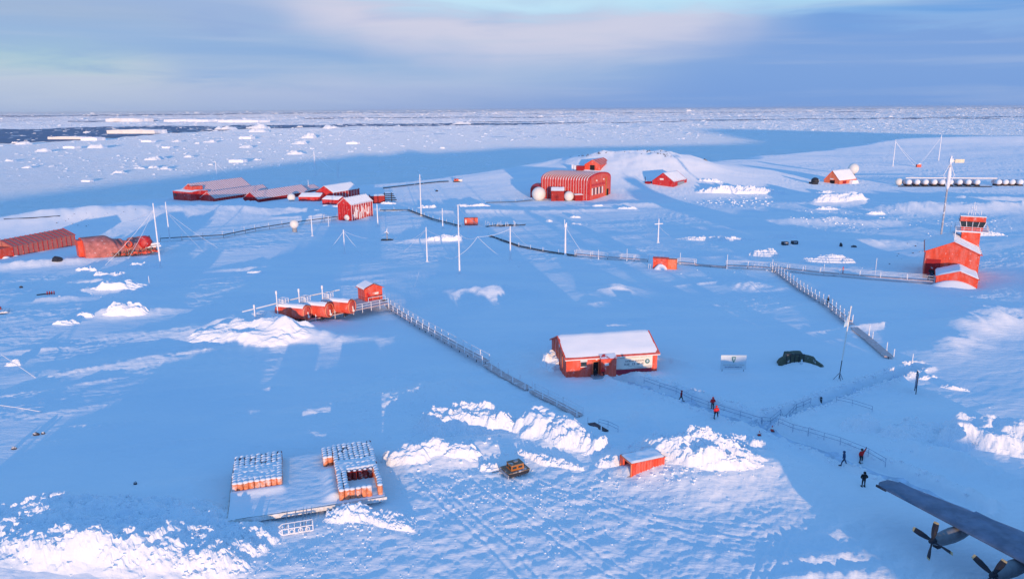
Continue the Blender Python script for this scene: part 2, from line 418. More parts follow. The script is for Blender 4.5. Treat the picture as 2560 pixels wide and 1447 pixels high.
# ------------------------------------------------------------------ mesh builder
class MB:
    def __init__(s): s.v = []; s.f = []; s.mi = []; s.sm = []; s.cur = 0
    def add(s, vs, fs, smooth=False):
        o = len(s.v); s.v += [tuple(p) for p in vs]
        for f in fs: s.f.append([i+o for i in f]); s.mi.append(s.cur); s.sm.append(smooth)
        return s
    def slot(s, i): s.cur = i; return s
    def box(s, c, d, rz=0.0):
        cx, cy, cz = c; hx, hy, hz = d[0]/2, d[1]/2, d[2]/2; ca, sa = math.cos(rz), math.sin(rz)
        vs = []
        for z in (-hz, hz):
            for x, y in ((-hx, -hy), (hx, -hy), (hx, hy), (-hx, hy)):
                vs.append((cx+x*ca-y*sa, cy+x*sa+y*ca, cz+z))
        return s.add(vs, [(0, 3, 2, 1), (4, 5, 6, 7), (0, 1, 5, 4), (1, 2, 6, 5), (2, 3, 7, 6), (3, 0, 4, 7)])
    def bar(s, a, b, r, n=6, r2=None):
        a = Vector(a); b = Vector(b); d = (b-a)
        if d.length < 1e-6: return s
        r2 = r if r2 is None else r2
        q = d.to_track_quat('Z', 'Y'); X = q @ Vector((1, 0, 0)); Y = q @ Vector((0, 1, 0))
        vs = []
        for p, rr in ((a, r), (b, r2)):
            for i in range(n):
                t = 2*math.pi*i/n; vs.append(p+X*math.cos(t)*rr+Y*math.sin(t)*rr)
        fs = [(i, (i+1) % n, n+(i+1) % n, n+i) for i in range(n)]
        s.add(vs, fs, n > 5); 
        return s.add(vs[:n], [tuple(range(n))[::-1]]).add(vs[n:], [tuple(range(n))])
    def rope(s, pts, r, n=5):
        for a, b in zip(pts[:-1], pts[1:]): s.bar(a, b, r, n)
        return s
    def lathe(s, prof, c=(0, 0, 0), n=24, axis='z'):
        vs = []
        for rr, z in prof:
            for i in range(n):
                t = 2*math.pi*i/n
                if axis == 'z': vs.append((c[0]+rr*math.cos(t), c[1]+rr*math.sin(t), c[2]+z))
                elif axis == 'y': vs.append((c[0]+rr*math.cos(t), c[1]+z, c[2]-rr*math.sin(t)))
                else: vs.append((c[0]+z, c[1]+rr*math.cos(t), c[2]+rr*math.sin(t)))
        fs = []
        for j in range(len(prof)-1):
            for i in range(n): fs.append((j*n+i, j*n+(i+1) % n, (j+1)*n+(i+1) % n, (j+1)*n+i))
        return s.add(vs, fs, True)
    def ball(s, c, r, n=20, zs=1.0, lo=-90):
        prof = []
        for i in range(13):
            t = math.radians(lo+(90-lo)*i/12); prof.append((max(r*math.cos(t), 1e-3), r*zs*math.sin(t)))
        return s.lathe(prof, c, n)
    def prism(s, poly, y0, y1, axis='y'):
        """extrude polygon (x,z) from y0 to y1 (axis='y') or polygon (y,z) along x"""
        n = len(poly)
        if axis == 'y': vs = [(a, y0, b) for a, b in poly]+[(a, y1, b) for a, b in poly]
        elif axis == 'x': vs = [(y0, a, b) for a, b in poly]+[(y1, a, b) for a, b in poly]
        else: vs = [(a, b, y0) for a, b in poly]+[(a, b, y1) for a, b in poly]
        fs = [tuple(range(n)), tuple(range(2*n-1, n-1, -1))]+[(i, n+i, n+(i+1) % n, (i+1) % n) for i in range(n)]
        return s.add(vs, fs)
    def mesh(s, name, mats):
        me = bpy.data.meshes.new(name); me.from_pydata(s.v, [], s.f)
        for m in (mats if isinstance(mats, (list, tuple)) else [mats]): me.materials.append(m)
        me.polygons.foreach_set('material_index', s.mi); me.polygons.foreach_set('use_smooth', s.sm)
        bm_fix(me); return me
    def build(s, name, mats, parent=None):
        o = bpy.data.objects.new(name, s.mesh(name, mats)); COL.objects.link(o)
        if parent is not None: o.parent = parent
        return o
import bmesh
def bm_fix(me):
    bm = bmesh.new(); bm.from_mesh(me); bmesh.ops.recalc_face_normals(bm, faces=bm.faces); bm.to_mesh(me); bm.free()
def tag(o, label=None, cat=None, group=None, kind=None):
    if label: o['label'] = label
    if cat: o['category'] = cat
    if group: o['group'] = group
    if kind: o['kind'] = kind
    return o
def thing(name, label, cat, loc, rz=0.0, group=None):
    o = bpy.data.objects.new(name, None); COL.objects.link(o); o.empty_display_size = .5
    o.location = loc; o.rotation_euler = (0, 0, rz); return tag(o, label, cat, group)
def dup(root, loc, rz=None, label=None, sc=None):
    r = root.copy(); COL.objects.link(r); r.location = loc
    if rz is not None: r.rotation_euler = (0, 0, rz)
    if label: r['label'] = label
    if sc: r.scale = (sc,)*3
    for ch in root.children:
        q = ch.copy(); COL.objects.link(q); q.parent = r
        for g in ch.children:
            e = g.copy(); COL.objects.link(e); e.parent = q
    return r
def grid_obj(name, X, Y, Z, material, parent=None, smooth=True):
    nr, nc = X.shape
    co = np.stack([X, Y, Z], -1).reshape(-1, 3).astype(np.float32)
    i = np.arange(nr*nc).reshape(nr, nc)
    q = np.stack([i[:-1, :-1], i[:-1, 1:], i[1:, 1:], i[1:, :-1]], -1).reshape(-1, 4)
    me = bpy.data.meshes.new(name); me.vertices.add(len(co)); me.vertices.foreach_set('co', co.ravel())
    me.loops.add(q.size); me.loops.foreach_set('vertex_index', q.ravel().astype(np.int32))
    me.polygons.add(len(q)); me.polygons.foreach_set('loop_start', np.arange(0, q.size, 4, dtype=np.int32))
    me.polygons.foreach_set('loop_total', np.full(len(q), 4, dtype=np.int32))
    me.update(calc_edges=True); me.validate()
    me.polygons.foreach_set('use_smooth', np.full(len(q), smooth)); me.materials.append(material)
    o = bpy.data.objects.new(name, me); COL.objects.link(o)
    if parent: o.parent = parent
    return o
# ------------------------------------------------------------------ ground sheet (plateau), full circle, finest in view
def spaced(pts, steps):
    r = [pts[0]]
    for (a, b), k_ in zip(zip(pts[:-1], pts[1:]), steps):
        n = max(2, int(math.log(b/a)/k_)); r += list(np.geomspace(a, b, n+1)[1:])
    return np.array(r)
rr = spaced([1.0, 45, 130, 330, 900, 7500], [.12, .0036, .0042, .007, .02])
d1 = math.radians(40)
th = np.concatenate([np.linspace(-math.pi, -d1, 90)[:-1], np.linspace(-d1, d1, 1180), np.linspace(d1, math.pi, 90)[1:]])
RR, TT = np.meshgrid(rr, th, indexing='ij'); X = RR*np.sin(TT); Y = RR*np.cos(TT)
Z = np.empty_like(X)
for i0 in range(0, X.shape[0], 40): Z[i0:i0+40] = HH(X[i0:i0+40], Y[i0:i0+40])
ground = grid_obj("snow_ground", X[:, ::-1], Y[:, ::-1], Z[:, ::-1], SNOW); tag(ground, kind='structure')

# ------------------------------------------------------------------ sea ice and open water
def ice_mat():
    m = bpy.data.materials.new("sea_ice"); m.use_nodes = True; t = NT(m.node_tree); b = t.n["Principled BSDF"]
    geo = t.node("ShaderNodeNewGeometry"); P = geo.outputs['Position']
    big = t.noise(t.mapv(P, (.00035, .0008, 1)), 1.0, 7, .6, .3)
    mid = t.noise(t.mapv(P, (.004, .006, 1)), 1.0, 6, .6)
    col = t.mix(t.ss(mid, .35, .65), (.90, .95, .98), (.96, .97, .98))
    sp = t.node("ShaderNodeSeparateXYZ"); t.l.new(P, sp.inputs[0])
    far = t.ss(sp.outputs[1], 11000, 26000)
    lead = t.m('MULTIPLY', t.ss(big, .53, .57), far)
    col = t.mix(t.m('MULTIPLY', lead, .75), col, (.10, .17, .34))
    t.l.new(col, b.inputs['Base Color']); b.inputs['Roughness'].default_value = .8; b.inputs['Diffuse Roughness'].default_value = .8; b.inputs['Specular IOR Level'].default_value = 0.0
    h1 = t.noise(t.mapv(P, (.014, .02, .02)), 1.0, 8, .66); h2 = t.noise(P, .12, 4, .6)
    h = t.m('ADD', t.m('MULTIPLY', h1, 14.0), t.m('MULTIPLY', h2, 1.6))
    bn = t.node("ShaderNodeBump"); bn.inputs['Strength'].default_value = 1.0; bn.inputs['Distance'].default_value = 1.0
    t.l.new(h, bn.inputs['Height']); t.l.new(bn.outputs[0], b.inputs['Normal'])
    return m
ra = np.concatenate([[1.0], np.geomspace(200, 110000, 60)]); ta = np.linspace(2*math.pi, 0, 97)
RA, TA = np.meshgrid(ra, ta, indexing='ij')
sea = grid_obj("sea_ice", RA*np.cos(TA), RA*np.sin(TA), np.full(RA.shape, SEA), ice_mat()); tag(sea, kind='structure')
WATER = mat("open_water", (.045, .09, .20), .45, var=.2, scale=.002, spec=.25)
def sea_patch(name, top_px, bot_px, m, dz):
    """sheet between an upper and a lower line of photo pixels, lying on the sea"""
    xs = sorted(set([p[0] for p in top_px]+[p[0] for p in bot_px])); xx = np.arange(xs[0], xs[-1]+1, 8.0)
    ty = np.interp(xx, [p[0] for p in top_px], [p[1] for p in top_px]); by = np.interp(xx, [p[0] for p in bot_px], [p[1] for p in bot_px])
    j = fbm(xx/60, xx*0, 3, 3)*3; j2 = fbm(xx/45, xx*0+5, 3, 7)*4*np.clip((by-ty)/14, 0, 1)
    vs = []; fs = []
    for i, x in enumerate(xx):
        a = atz(x, ty[i]+j[i]*np.clip((by[i]-ty[i])/10, .1, 1), SEA+dz); b = atz(x, by[i]+j[i]*.5+j2[i], SEA+dz); vs += [a, b]
        if i: fs.append((2*i-2, 2*i-1, 2*i+1, 2*i))
    mb = MB(); mb.add(vs, fs); return tag(mb.build(name, m), kind='structure')
sea_patch("open_water", [(-60, 325), (120, 321), (270, 317), (640, 314), (1000, 309), (1500, 307), (2000, 297), (2620, 290)],
          [(-60, 363), (60, 357), (200, 352), (320, 343), (420, 332), (640, 323), (900, 316), (1300, 312), (1900, 300), (2620, 292.5)], WATER, 2.0)
sea_patch("open_water", [(170, 303), (400, 301)], [(170, 305), (400, 304)], WATER, 3.0)
sea_patch("open_water", [(-60, 290), (300, 287), (700, 283), (1200, 279)], [(-60, 293), (300, 290), (700, 285), (1200, 280)], WATER, 3.0)

for a_, b_ in (([(1300, 284), (1700, 281), (2200, 279)], .9), ([(1700, 300), (2100, 297), (2500, 296)], 1.0), ([(760, 296), (1100, 293), (1380, 293)], 1.3), ([(2050, 273), (2620, 270)], .9), ([(1150, 305), (1500, 303)], .9)):
    sea_patch('open_water', a_, [(x_, y_+b_) for x_, y_ in a_], WATER, 4.0)
BERG = snow_mat("berg_ice", .2); 
def iceberg(px0, px1, pyb, pyt, label, seed=0, deep=.35, tab=True, grp=None):
    A = atz(px0, pyb, SEA); B = atz(px1, pyb, SEA); Lw = (B-A).length; d = (B-A).normalized()
    h = max(top(A, pyt), 2.0); dep = Lw*deep; n = 15; m = 8
    t_ = thing("iceberg", label, "iceberg", (A+B)/2+Vector((0, 0, 0)), math.atan2(d.y, d.x), grp)
    uu, vv = np.meshgrid(np.linspace(-.5, .5, 2*n), np.linspace(0, 1, m+4), indexing='ij')
    ed = np.minimum(np.minimum(.5-np.abs(uu), vv*.5), (1-vv)*.5)
    if tab: hz = h*(1-.12*sst(np.abs(uu), .2, .5))*(1+.12*fbm(uu*6+seed, vv*2, 3, seed))
    else: hz = h*(.35+.9*np.clip(.5+fbm(uu*4+seed*1.7, vv*3+seed, 3, seed)*1.3, 0, 1))*np.clip(ed*6, 0, 1)**.6
    hz = np.where(ed <= 1e-6, -3, hz)
    X_ = uu*Lw*(1+.03*fbm(vv*5, uu*4, 2, seed)); Y_ = vv*dep+ .1*dep*fbm(uu*7+seed, vv, 2, seed)
    if tab:      # steep cliffs: pull the second ring out to the rim
        X_[1, :] = X_[0, :]+.2; X_[-2, :] = X_[-1, :]-.2; Y_[:, 1] = Y_[:, 0]+.3; Y_[:, -2] = Y_[:, -1]-.3
    o = grid_obj("ice_body", X_[:, ::-1], Y_[:, ::-1], hz[:, ::-1], BERG, t_, smooth=not tab)
iceberg(270, 388, 335, 324.5, "long flat tabular iceberg standing in the dark open water", 1, .35)
iceberg(120, 206, 349, 342, "low tabular iceberg at the near edge of the dark water, leftmost", 2)
iceberg(266, 350, 305, 296.5, "distant tabular iceberg behind the dark water, leftmost of the far row", 3)
iceberg(410, 520, 305, 299, "distant long thin tabular iceberg in the middle of the far row", 4)
iceberg(546, 646, 307, 300, "distant tabular iceberg at the right end of the far row", 5)
iceberg(612, 660, 322, 313, "domed white iceberg touching the open water, right of the tabular ones", 6, .6, False)
iceberg(752, 782, 346, 335, "small peaked iceberg standing alone in sunlit ice above the left masts", 7, .8, False)
iceberg(1128, 1170, 311, 305, "low white iceberg on the thin dark lead above the centre", 8, .6, False)
rnd = random.Random(4)
big = [(352, 118), (222, 352), (240, 372), (377, 403), (395, 398), (572, 408), (641, 406), (60, 426), (290, 436), (215, 457), (390, 396), (467, 396), (520, 395),
       (100, 391), (430, 366), (440, 355), (522, 357), (365, 355), (640, 371), (612, 360), (640, 362), (715, 361), (735, 355), (820, 360), (170, 371)]
small_floes = [(222, 352, 40), (235, 371, 38), (375, 401, 34), (395, 398, 30), (590, 407, 36), (642, 401, 18), (62, 421, 22), (293, 433, 24), (214, 455, 22), (343, 422, 20),
       (467, 394, 22), (410, 424, 26), (365, 356, 26), (437, 355, 20), (520, 357, 28), (100, 380, 32), (172, 372, 30), (20, 404, 24), (525, 413, 12), (380, 421, 22),
       (612, 348, 30), (555, 325, 44), (640, 331, 40), (820, 322, 36), (880, 361, 28), (744, 361, 34), (735, 387, 40), (610, 370, 28), (415, 371, 20), (50, 362, 30)]
for i, (px, py, wd) in enumerate(small_floes):
    iceberg(px-wd/2, px+wd/2, py, py-max(2.5, wd*.2), "small white iceberg frozen into the sunlit ice on the left, one of many alike", 20+i, .7, i % 4 == 0, "small icebergs frozen into the left sea ice")
# uncounted hummocks of the pack ice
mb = MB(); rnd = random.Random(9)
for i in range(17000):
    if i == 2600: near_mb = mb; mb = MB()
    px = rnd.uniform(-80, 2640); py = rnd.uniform(0, 1)**1.35*(165)+277-(px-1280)*.004
    if i > 2600:
        py = 268+9*(1-px/2560)*1.6+abs(rnd.gauss(0, 34)); 
        if rnd.random() > .25+.75*px/1800 or py > 350: continue
    if px > 1240 and py > 355: continue
    if px > 1750 and py > 340: continue
    P = atz(px, py, SEA); mm = mpp(P); wd = rnd.uniform(1.5, 11)*(1 if rnd.random() < .9 else 2)*mm; hh = wd*rnd.uniform(.06, .2) if i < 2600 else mm*rnd.uniform(.35, 1.0);
    if i >= 2600: wd *= rnd.uniform(1.0, 3)
    de = wd*rnd.uniform(.5, 1.6); a = rnd.uniform(-.5, .5)
    ca, sa = math.cos(a), math.sin(a); n = 7
    vs = []
    for q in range(n):
        t = 2*math.pi*q/n; rx = wd/2*rnd.uniform(.7, 1.1); ry = de/2*rnd.uniform(.7, 1.1); x_, y_ = rx*math.cos(t), ry*math.sin(t)
        vs.append((P.x+x_*ca-y_*sa, P.y+x_*sa+y_*ca, SEA-1))
    for q in range(n):
        v0 = vs[q]; f_ = rnd.uniform(.4, .85); vs.append((P.x+(v0[0]-P.x)*f_, P.y+(v0[1]-P.y)*f_, SEA+hh*rnd.uniform(.6, 1.2)))
    mb.add(vs, [(q, (q+1) % n, n+(q+1) % n, n+q) for q in range(n)]+[tuple(range(n, 2*n))])
LOW = mat("packed_ice", (.86, .86, .88), .8, var=.08, scale=.01)
tag(mb.build("ice_ridges", LOW), "low far pressure ridges running across the frozen sea", "pack ice", kind='stuff'); mb = near_mb
tag(mb.build("ice_hummocks", BERG), "broken blocks and ridges of pack ice strewn over the frozen sea", "pack ice", kind='stuff')

# ------------------------------------------------------------------ snow heaps
BLOCKS = []
for pts, hw, dp in PATHS:
    r4 = random.Random(17)
    for (ax, ay), (bx, by) in zip(pts[:-1], pts[1:]):
        L_ = math.hypot(bx-ax, by-ay)
        for _ in range(int(L_*7)):
            f_ = r4.random(); o_ = r4.choice((-1, 1))*hw*r4.uniform(1.1, 1.9); x_ = ax+(bx-ax)*f_-(by-ay)/L_*o_; y_ = ay+(by-ay)*f_+(bx-ax)/L_*o_
            BLOCKS.append((x_, y_, gz(x_, y_), r4.uniform(.1, .42)))
def heap(px, py, wx, wy, h, label, rz=0.0, rug=1.0, seed=1, cell=.8, res=.16, shape=2.4, grp="ploughed snow heaps"):
    """px,py = middle of the near foot"""
    P = G(px, py); nx = int(min(260, max(24, 2.4*wx/res))); ny = int(min(220, max(20, 2.4*wy/res)))
    U, V = np.meshgrid(np.linspace(-1.2, 1.2, nx)*wx, np.linspace(-1.2, 1.2, ny)*wy, indexing='ij')
    cy = wy*.9; ca, sa = math.cos(rz), math.sin(rz)
    WX = P.x+U*ca-(V+0)*sa - cy*0; WY = P.y+cy+U*sa+V*ca
    jj = .35*fbm(U/wx*2.2+seed, V/wy*2.2+seed, 4, seed)
    e = 1-(np.abs(U/wx)**shape+np.abs(V/wy)**shape)**(1/shape)+jj
    env = sst(e, -.05, .5)*(.72+.55*fbm(U/wx*1.9+9+seed, V/wy*1.9, 3, seed+3))
    F1, F2, cid = worley(U/cell+fbm(U, V, 2, 3)*.7, V/cell+fbm(U+9, V, 2, 4)*.7, seed)
    G1, G2, c2 = worley(U/(cell*.38), V/(cell*.38), seed+40)
    bl = (cid-.45)*.95*cell*rug*sst(F2-F1, 0, .22)+(c2-.5)*.36*cell*rug
    fine = .10*rug*fbm(U/.45, V/.45, 3, seed+8)
    Zl = h*env + (bl*.75+fine)*sst(env, .02, .3) - .35*(1-sst(e, -.3, .0))
    base = HH(WX, WY)
    hr_ = random.Random(seed*13+1); nb = int(min(520, wx*wy*12*(.25+rug)))
    for _ in range(nb):
        a_, b_ = hr_.randrange(nx), hr_.randrange(ny)
        if env[a_, b_] < .015 and hr_.random() < .8: continue
        if e[a_, b_] < -.42: continue
        BLOCKS.append((WX[a_, b_], WY[a_, b_], max(Zl[a_, b_], 0)+base[a_, b_]-.05, min(cell, .9)*hr_.uniform(.12, .5)*(.4+.6*rug)*(1 if env[a_, b_] > .1 else .7)))
    # local coordinates around the foot point
    t_ = thing("snow_heap", label, "snow heap", (P.x, P.y, P.z), 0, grp)
    grid_obj("snow_body", (WX-P.x)[:, ::-1], (WY-P.y)[:, ::-1], (Zl+base-P.z-.05)[:, ::-1], HEAP, t_, smooth=False)
    return t_
heap(140, 1440, 18, 8.0, 2.7, "huge heap of broken snow filling the bottom left corner", -.08, 1.0, 3, 1.1, .17)
heap(440, 1430, 7, 4.2, 1.7, "rough snow heap right of the huge corner heap", -.2, 1.0, 4, .8, .14)
heap(560, 1395, 4, 3, 1.3, "low scattering of snow blocks near the front left corner of the drum platform", 0, 1.2, 5, .7, .13)
heap(490, 1330, 2.4, 1.8, 1.4, "small shaded snow heap beside the left corner of the drum platform", .3, 1.0, 6, .5, .1)
heap(868, 1310, 2.6, 1.7, 1.9, "rounded pile of snow lumps under the front edge of the drum platform", 0, .8, 7, .7, .09)
heap(960, 1320, 4.0, 1.6, .8, "low ridge of snow blocks running right from the drum platform", -.4, .9, 8, .5, .1)
heap(1010, 1160, 3.2, 2.0, 1.5, "smooth white snow heap just right of the drum platform's back corner", -.15, .35, 9, .8, .12)
heap(1160, 1148, 2.2, 1.3, 1.4, "small smooth white snow mound between two rough heaps", 0, .12, 10, .9, .1)
heap(1085, 1140, 2.6, 1.5, 1.2, "small snow heap left of the smooth white mound", .1, .4, 11, .7, .1)
heap(1120, 1090, 5.0, 3.6, 3.0, "broad rough heap of snow at the left of the long ploughed ridge", .12, .9, 12, .8, .13)
heap(1200, 1085, 6.0, 2.6, 3.2, "peaked ridge of broken snow behind the broad rough heap", -.4, .9, 13, .8, .13)
heap(1350, 1090, 3.6, 3.0, 2.6, "smooth cut snow bank with a flat crest behind the tracked sledge", .12, .25, 14, 1.0, .13)
heap(1420, 1118, 3.6, 2.4, 2.0, "lumpy snow bank sloping down right of the smooth cut bank", -.6, .8, 15, .7, .13)
heap(1490, 1135, 2.2, 1.6, 1.9, "knobbly snow heap left of the small red container", .1, .8, 16, .6, .1)
heap(1370, 1165, 4.5, 1.2, .8, "low line of snow rubble across the apron behind the tracked sledge", -.45, 1.0, 17, .5, .1)
heap(1525, 1168, 1.8, 1.2, 1.0, "small snow heap against the open end of the small red container", 0, .5, 18, .6, .1)
heap(1755, 1165, 7.8, 4.2, 3.4, "great bright heap of broken snow right of the small red container", -.1, 1.0, 19, .8, .12)
heap(1870, 1120, 3.0, 1.6, 1.5, "smaller snow heap at the right shoulder of the great bright heap", -.5, .9, 20, .6, .11)
heap(1222, 1178, 1.5, .8, .6, "little snow pile left of the tracked sledge", .3, .9, 21, .4, .08)
heap(1825, 1040, 2.4, .6, .55, "low lit ridge of snow behind the second red-jacketed person on the path", -.38, .6, 22, .4, .09)
heap(2520, 1130, 6.4, 4.0, 3.6, "large sunlit snow heap at the right edge of the photo", -.5, .45, 23, .7, .13)
heap(2400, 1125, 2.6, 1.8, 2.8, "pointed sunlit snow heap left of the large one at the right edge", .1, .8, 24, .7, .11)
heap(2310, 1105, 5.0, 2.4, 2.0, "wide shaded snow heap left of the pointed sunlit one", 0, .7, 25, .9, .13)
heap(2165, 1080, 2.9, 1.8, 1.9, "isolated shaded snow mound behind the end of the path", 0, .5, 26, .7, .12)
heap(2325, 950, 1.7, .8, .8, "lit snow lump beside the thin upright board", .1, .4, 27, .5, .1)
heap(2390, 975, 2.2, .7, .6, "line of lit snow lumps right of the thin upright board", -.5, .4, 28, .5, .1)
heap(1915, 645, 5.2, 3.0, 2.6, "broken snow heap behind the walkway junction", -.15, .9, 29, 1.0, .18)
heap(2080, 660, 8.0, 3.4, 2.4, "long smooth snow bank behind the right walkway", -.05, .35, 30, 1.4, .2)
heap(1790, 603, 14, 2.2, 1.4, "long low line of snow lumps right of the cross-shaped mast", -.1, .8, 31, 1.6, .25)
heap(1960, 597, 6, 2.6, 1.6, "flat white snow bank behind the pair of dark crates", 0, .3, 32, 1.4, .22)
heap(1390, 925, 2.6, 3.0, 2.2, "snow bank leaning on the left end wall of the bannered hut", .2, .4, 33, .8, .12)
heap(1860, 485, 28, 5.0, 3.6, "wide field of tumbled snow blocks between two far huts", 0, 1.0, 34, 2.4, .4)
heap(1775, 455, 8, 2.0, 2.0, "small line of snow blocks right of the far gabled red hut", -.1, 1.0, 35, 1.6, .3)
heap(2070, 485, 7, 2.5, 2.0, "snow blocks in front of the hut with the white dome", .1, .8, 36, 1.6, .3)
heap(2110, 505, 14, 5.5, 3.6, "broad ribbed snowdrift below the hut with the white dome", 0, .5, 37, 2.0, .35)
heap(2072, 525, 6, 1.8, 1.5, "short row of lit snow lumps in the far middle right", 0, .8, 38, 1.2, .25)
heap(2190, 537, 5, 1.5, 1.4, "small lit snow pile left of the tall wind-vane mast", 0, .7, 39, 1.2, .25)
heap(1175, 522, 12, 3.0, 2.4, "snow bank behind the tall central antenna mast", 0, .5, 40, 1.5, .25)
heap(1070, 522, 6, 2.0, 1.6, "snow lumps around the foot of the guyed mast", 0, .6, 41, 1.3, .25)
heap(970, 512, 5, 2.0, 1.6, "snow lump right of the frosted red hut", 0, .4, 42, 1.3, .25)
heap(1372, 555, 1.8, 1.4, 1.2, "leftmost of three rounded snow lumps in front of the big hangar", 0, .3, 43, .9, .2)
heap(1440, 545, 3.0, 1.2, 1.0, "upper of two snow lumps beside the twin-pole mast", 0, .3, 44, .9, .2)
heap(1441, 565, 3.0, 1.2, 1.2, "lower snow lump beside the twin-pole mast", 0, .3, 45, .9, .2)
heap(1570, 523, 5, 1.4, 1.2, "thin white snow ridge right of the big hangar", 0, .5, 46, 1.0, .22)
heap(1495, 517, 3.0, 1.4, 1.2, "twin white snow lumps in front of the big hangar's right corner", 0, .3, 47, 1.0, .22)
heap(355, 672, 5.5, 1.8, 1.6, "bright elongated snow lump below the wrecked red hut", .1, .6, 48, .8, .16)
heap(265, 697, 6.5, 2.4, 1.6, "cluster of pink snow lumps below the long ribbed hut", -.15, .6, 49, 1.0, .16)
heap(290, 725, 6.5, 2.0, 1.8, "long tapering snowdrift below the cluster of lumps", .25, .15, 50, 1.4, .16)
heap(310, 787, 5.0, 1.8, 2.0, "humped snowdrift with a crumbled top, left of the fuel tanks", .25, .35, 51, 1.0, .15)
heap(205, 795, 2.6, .9, .9, "low snow lump left of the humped snowdrift", 0, .3, 52, .8, .14)
heap(160, 812, 2.8, .9, .8, "lowest snow lump in the row left of the humped drift", .1, .5, 53, .8, .14)
heap(210, 678, 3.6, 1.6, 1.0, "small crumbled snow patch above the pink cluster", -.2, .8, 54, .8, .16)
heap(28, 915, 1.5, .8, .9, "small snow lump with a leaning stick through it at the left edge", 0, .7, 55, .6, .1)
heap(640, 683, 3.0, .8, .7, "small lit snow lump in the open field above the tanks", 0, .2, 56, .8, .15)
heap(2460, 590, 8, 2, 1.2, "lit snow ridge to the right of the control tower", -.1, .6, 57, 1.4, .25)
heap(830, 520, 8, 2.4, 1.6, "snow bank in front of the white dome in the far village", 0, .5, 58, 1.2, .25)
heap(600, 510, 13, 2.6, 2.0, "snow bank along the feet of the long ribbed roofs", 0, .5, 59, 1.5, .25)
heap(1120, 603, 8, 1.8, 1.5, "snow lumps at the crossing of the antenna wires", .1, .5, 60, 1.2, .2)
heap(615, 862, 12, 5.0, 2.1, "long smooth sunlit snow mound below the fuel tank platform", .1, .12, 61, 2.0, .16)
# loose clods thrown about on the apron and by the heaps
mb = MB(); rnd = random.Random(21)
spots = [(1230, 1230, 330, 60, 420, .16), (1600, 1240, 300, 50, 260, .1), (1300, 1300, 500, 110, 420, .13), (1130, 1120, 160, 70, 200, .3), (1700, 1190, 190, 40, 220, .25),
         (500, 1360, 150, 60, 240, .25), (250, 1340, 260, 40, 160, .35), (900, 1310, 140, 40, 160, .2), (800, 1400, 350, 45, 260, .12), (2350, 1100, 200, 50, 120, .3),
         (1850, 1000, 350, 60, 120, .12), (2050, 1150, 200, 60, 90, .12), (1620, 960, 120, 25, 90, .14), (2100, 515, 130, 25, 200, .6), (1850, 470, 120, 15, 160, .8),
         (1000, 1000, 150, 60, 90, .2), (850, 1060, 220, 60, 70, .12), (300, 700, 160, 40, 90, .3), (2400, 530, 160, 30, 140, .5), (1950, 650, 250, 25, 110, .35),
         (1700, 1060, 400, 60, 60, .12), (700, 1250, 120, 40, 60, .06)]
for cx, cy, wx_, wy_, n, sz in spots:
    for _ in range(int(n*.6)):
        px = rnd.gauss(cx, wx_/2.2); py = rnd.gauss(cy, wy_/2)
        if not (-60 < px < 2640 and py < 1500): continue
        x, y = flat(px, py, -.0); z = None
        s_ = sz*rnd.uniform(.3, 1.0)**1.3*1.5
        mb.__dict__.setdefault('q', []).append((x, y, s_))
Q = np.array(mb.q); zz = HH(Q[:, 0], Q[:, 1])
all_ = [(x, y, z, s_) for (x, y, s_), z in zip(mb.q, zz)]+[(x, y, z, s_) for x, y, z, s_ in BLOCKS]
for x, y, z, s_ in all_:
    a = rnd.uniform(0, 3); vs = []
    for q in range(8):
        sx, sy, sz2 = ((q & 1)*2-1), ((q >> 1 & 1)*2-1), ((q >> 2)*2-1); k_ = rnd.uniform(.6, 1.1)
        X_, Y_ = sx*s_*.5*k_, sy*s_*.5*rnd.uniform(.6, 1.1)
        vs.append((x+X_*math.cos(a)-Y_*math.sin(a), y+X_*math.sin(a)+Y_*math.cos(a), z+s_*.15+sz2*s_*.32*k_))
    mb.add(vs, [(0, 2, 3, 1), (4, 5, 7, 6), (0, 1, 5, 4), (1, 3, 7, 5), (3, 2, 6, 7), (2, 0, 4, 6)])
tag(mb.build("snow_clods", HEAP), "loose clods and chips of snow strewn over the apron and around the heaps", "snow clods", kind='stuff')

# ------------------------------------------------------------------ trodden path
TROD = mat("trodden_snow", (.60, .69, .82), .8, var=.16, scale=.9, bump=.12)
def path_sheet(pts, hw):
    P = [Vector((x, y, 0)) for x, y in pts]; rows = []
    for a, b in zip(P[:-1], P[1:]):
        n = max(2, int((b-a).length/.35)); d = (b-a).normalized(); nn = Vector((-d.y, d.x, 0))
        for i in range(n+(1 if b is P[-1] else 0)): q = a.lerp(b, i/n); rows.append((q, nn))
    k_ = 11; X_ = np.zeros((len(rows), k_)); Y_ = np.zeros_like(X_)
    for i, (q, nn) in enumerate(rows):
        wv = hw*(1+.22*math.sin(i*.21)+.12*math.sin(i*.57+1))
        for j in range(k_): o_ = -wv+2*wv*j/(k_-1); X_[i, j] = q.x+nn.x*o_; Y_[i, j] = q.y+nn.y*o_
    Z_ = HH(X_, Y_)+.05+.05*fbm(X_/.6, Y_/.6, 3, 91); Z_[:, 0] -= .12; Z_[:, -1] -= .12
    ob = grid_obj("path", X_, Y_, Z_, TROD); tag(ob, kind='structure')
for pts, hw, dp in PATHS: path_sheet(pts, hw*.72)
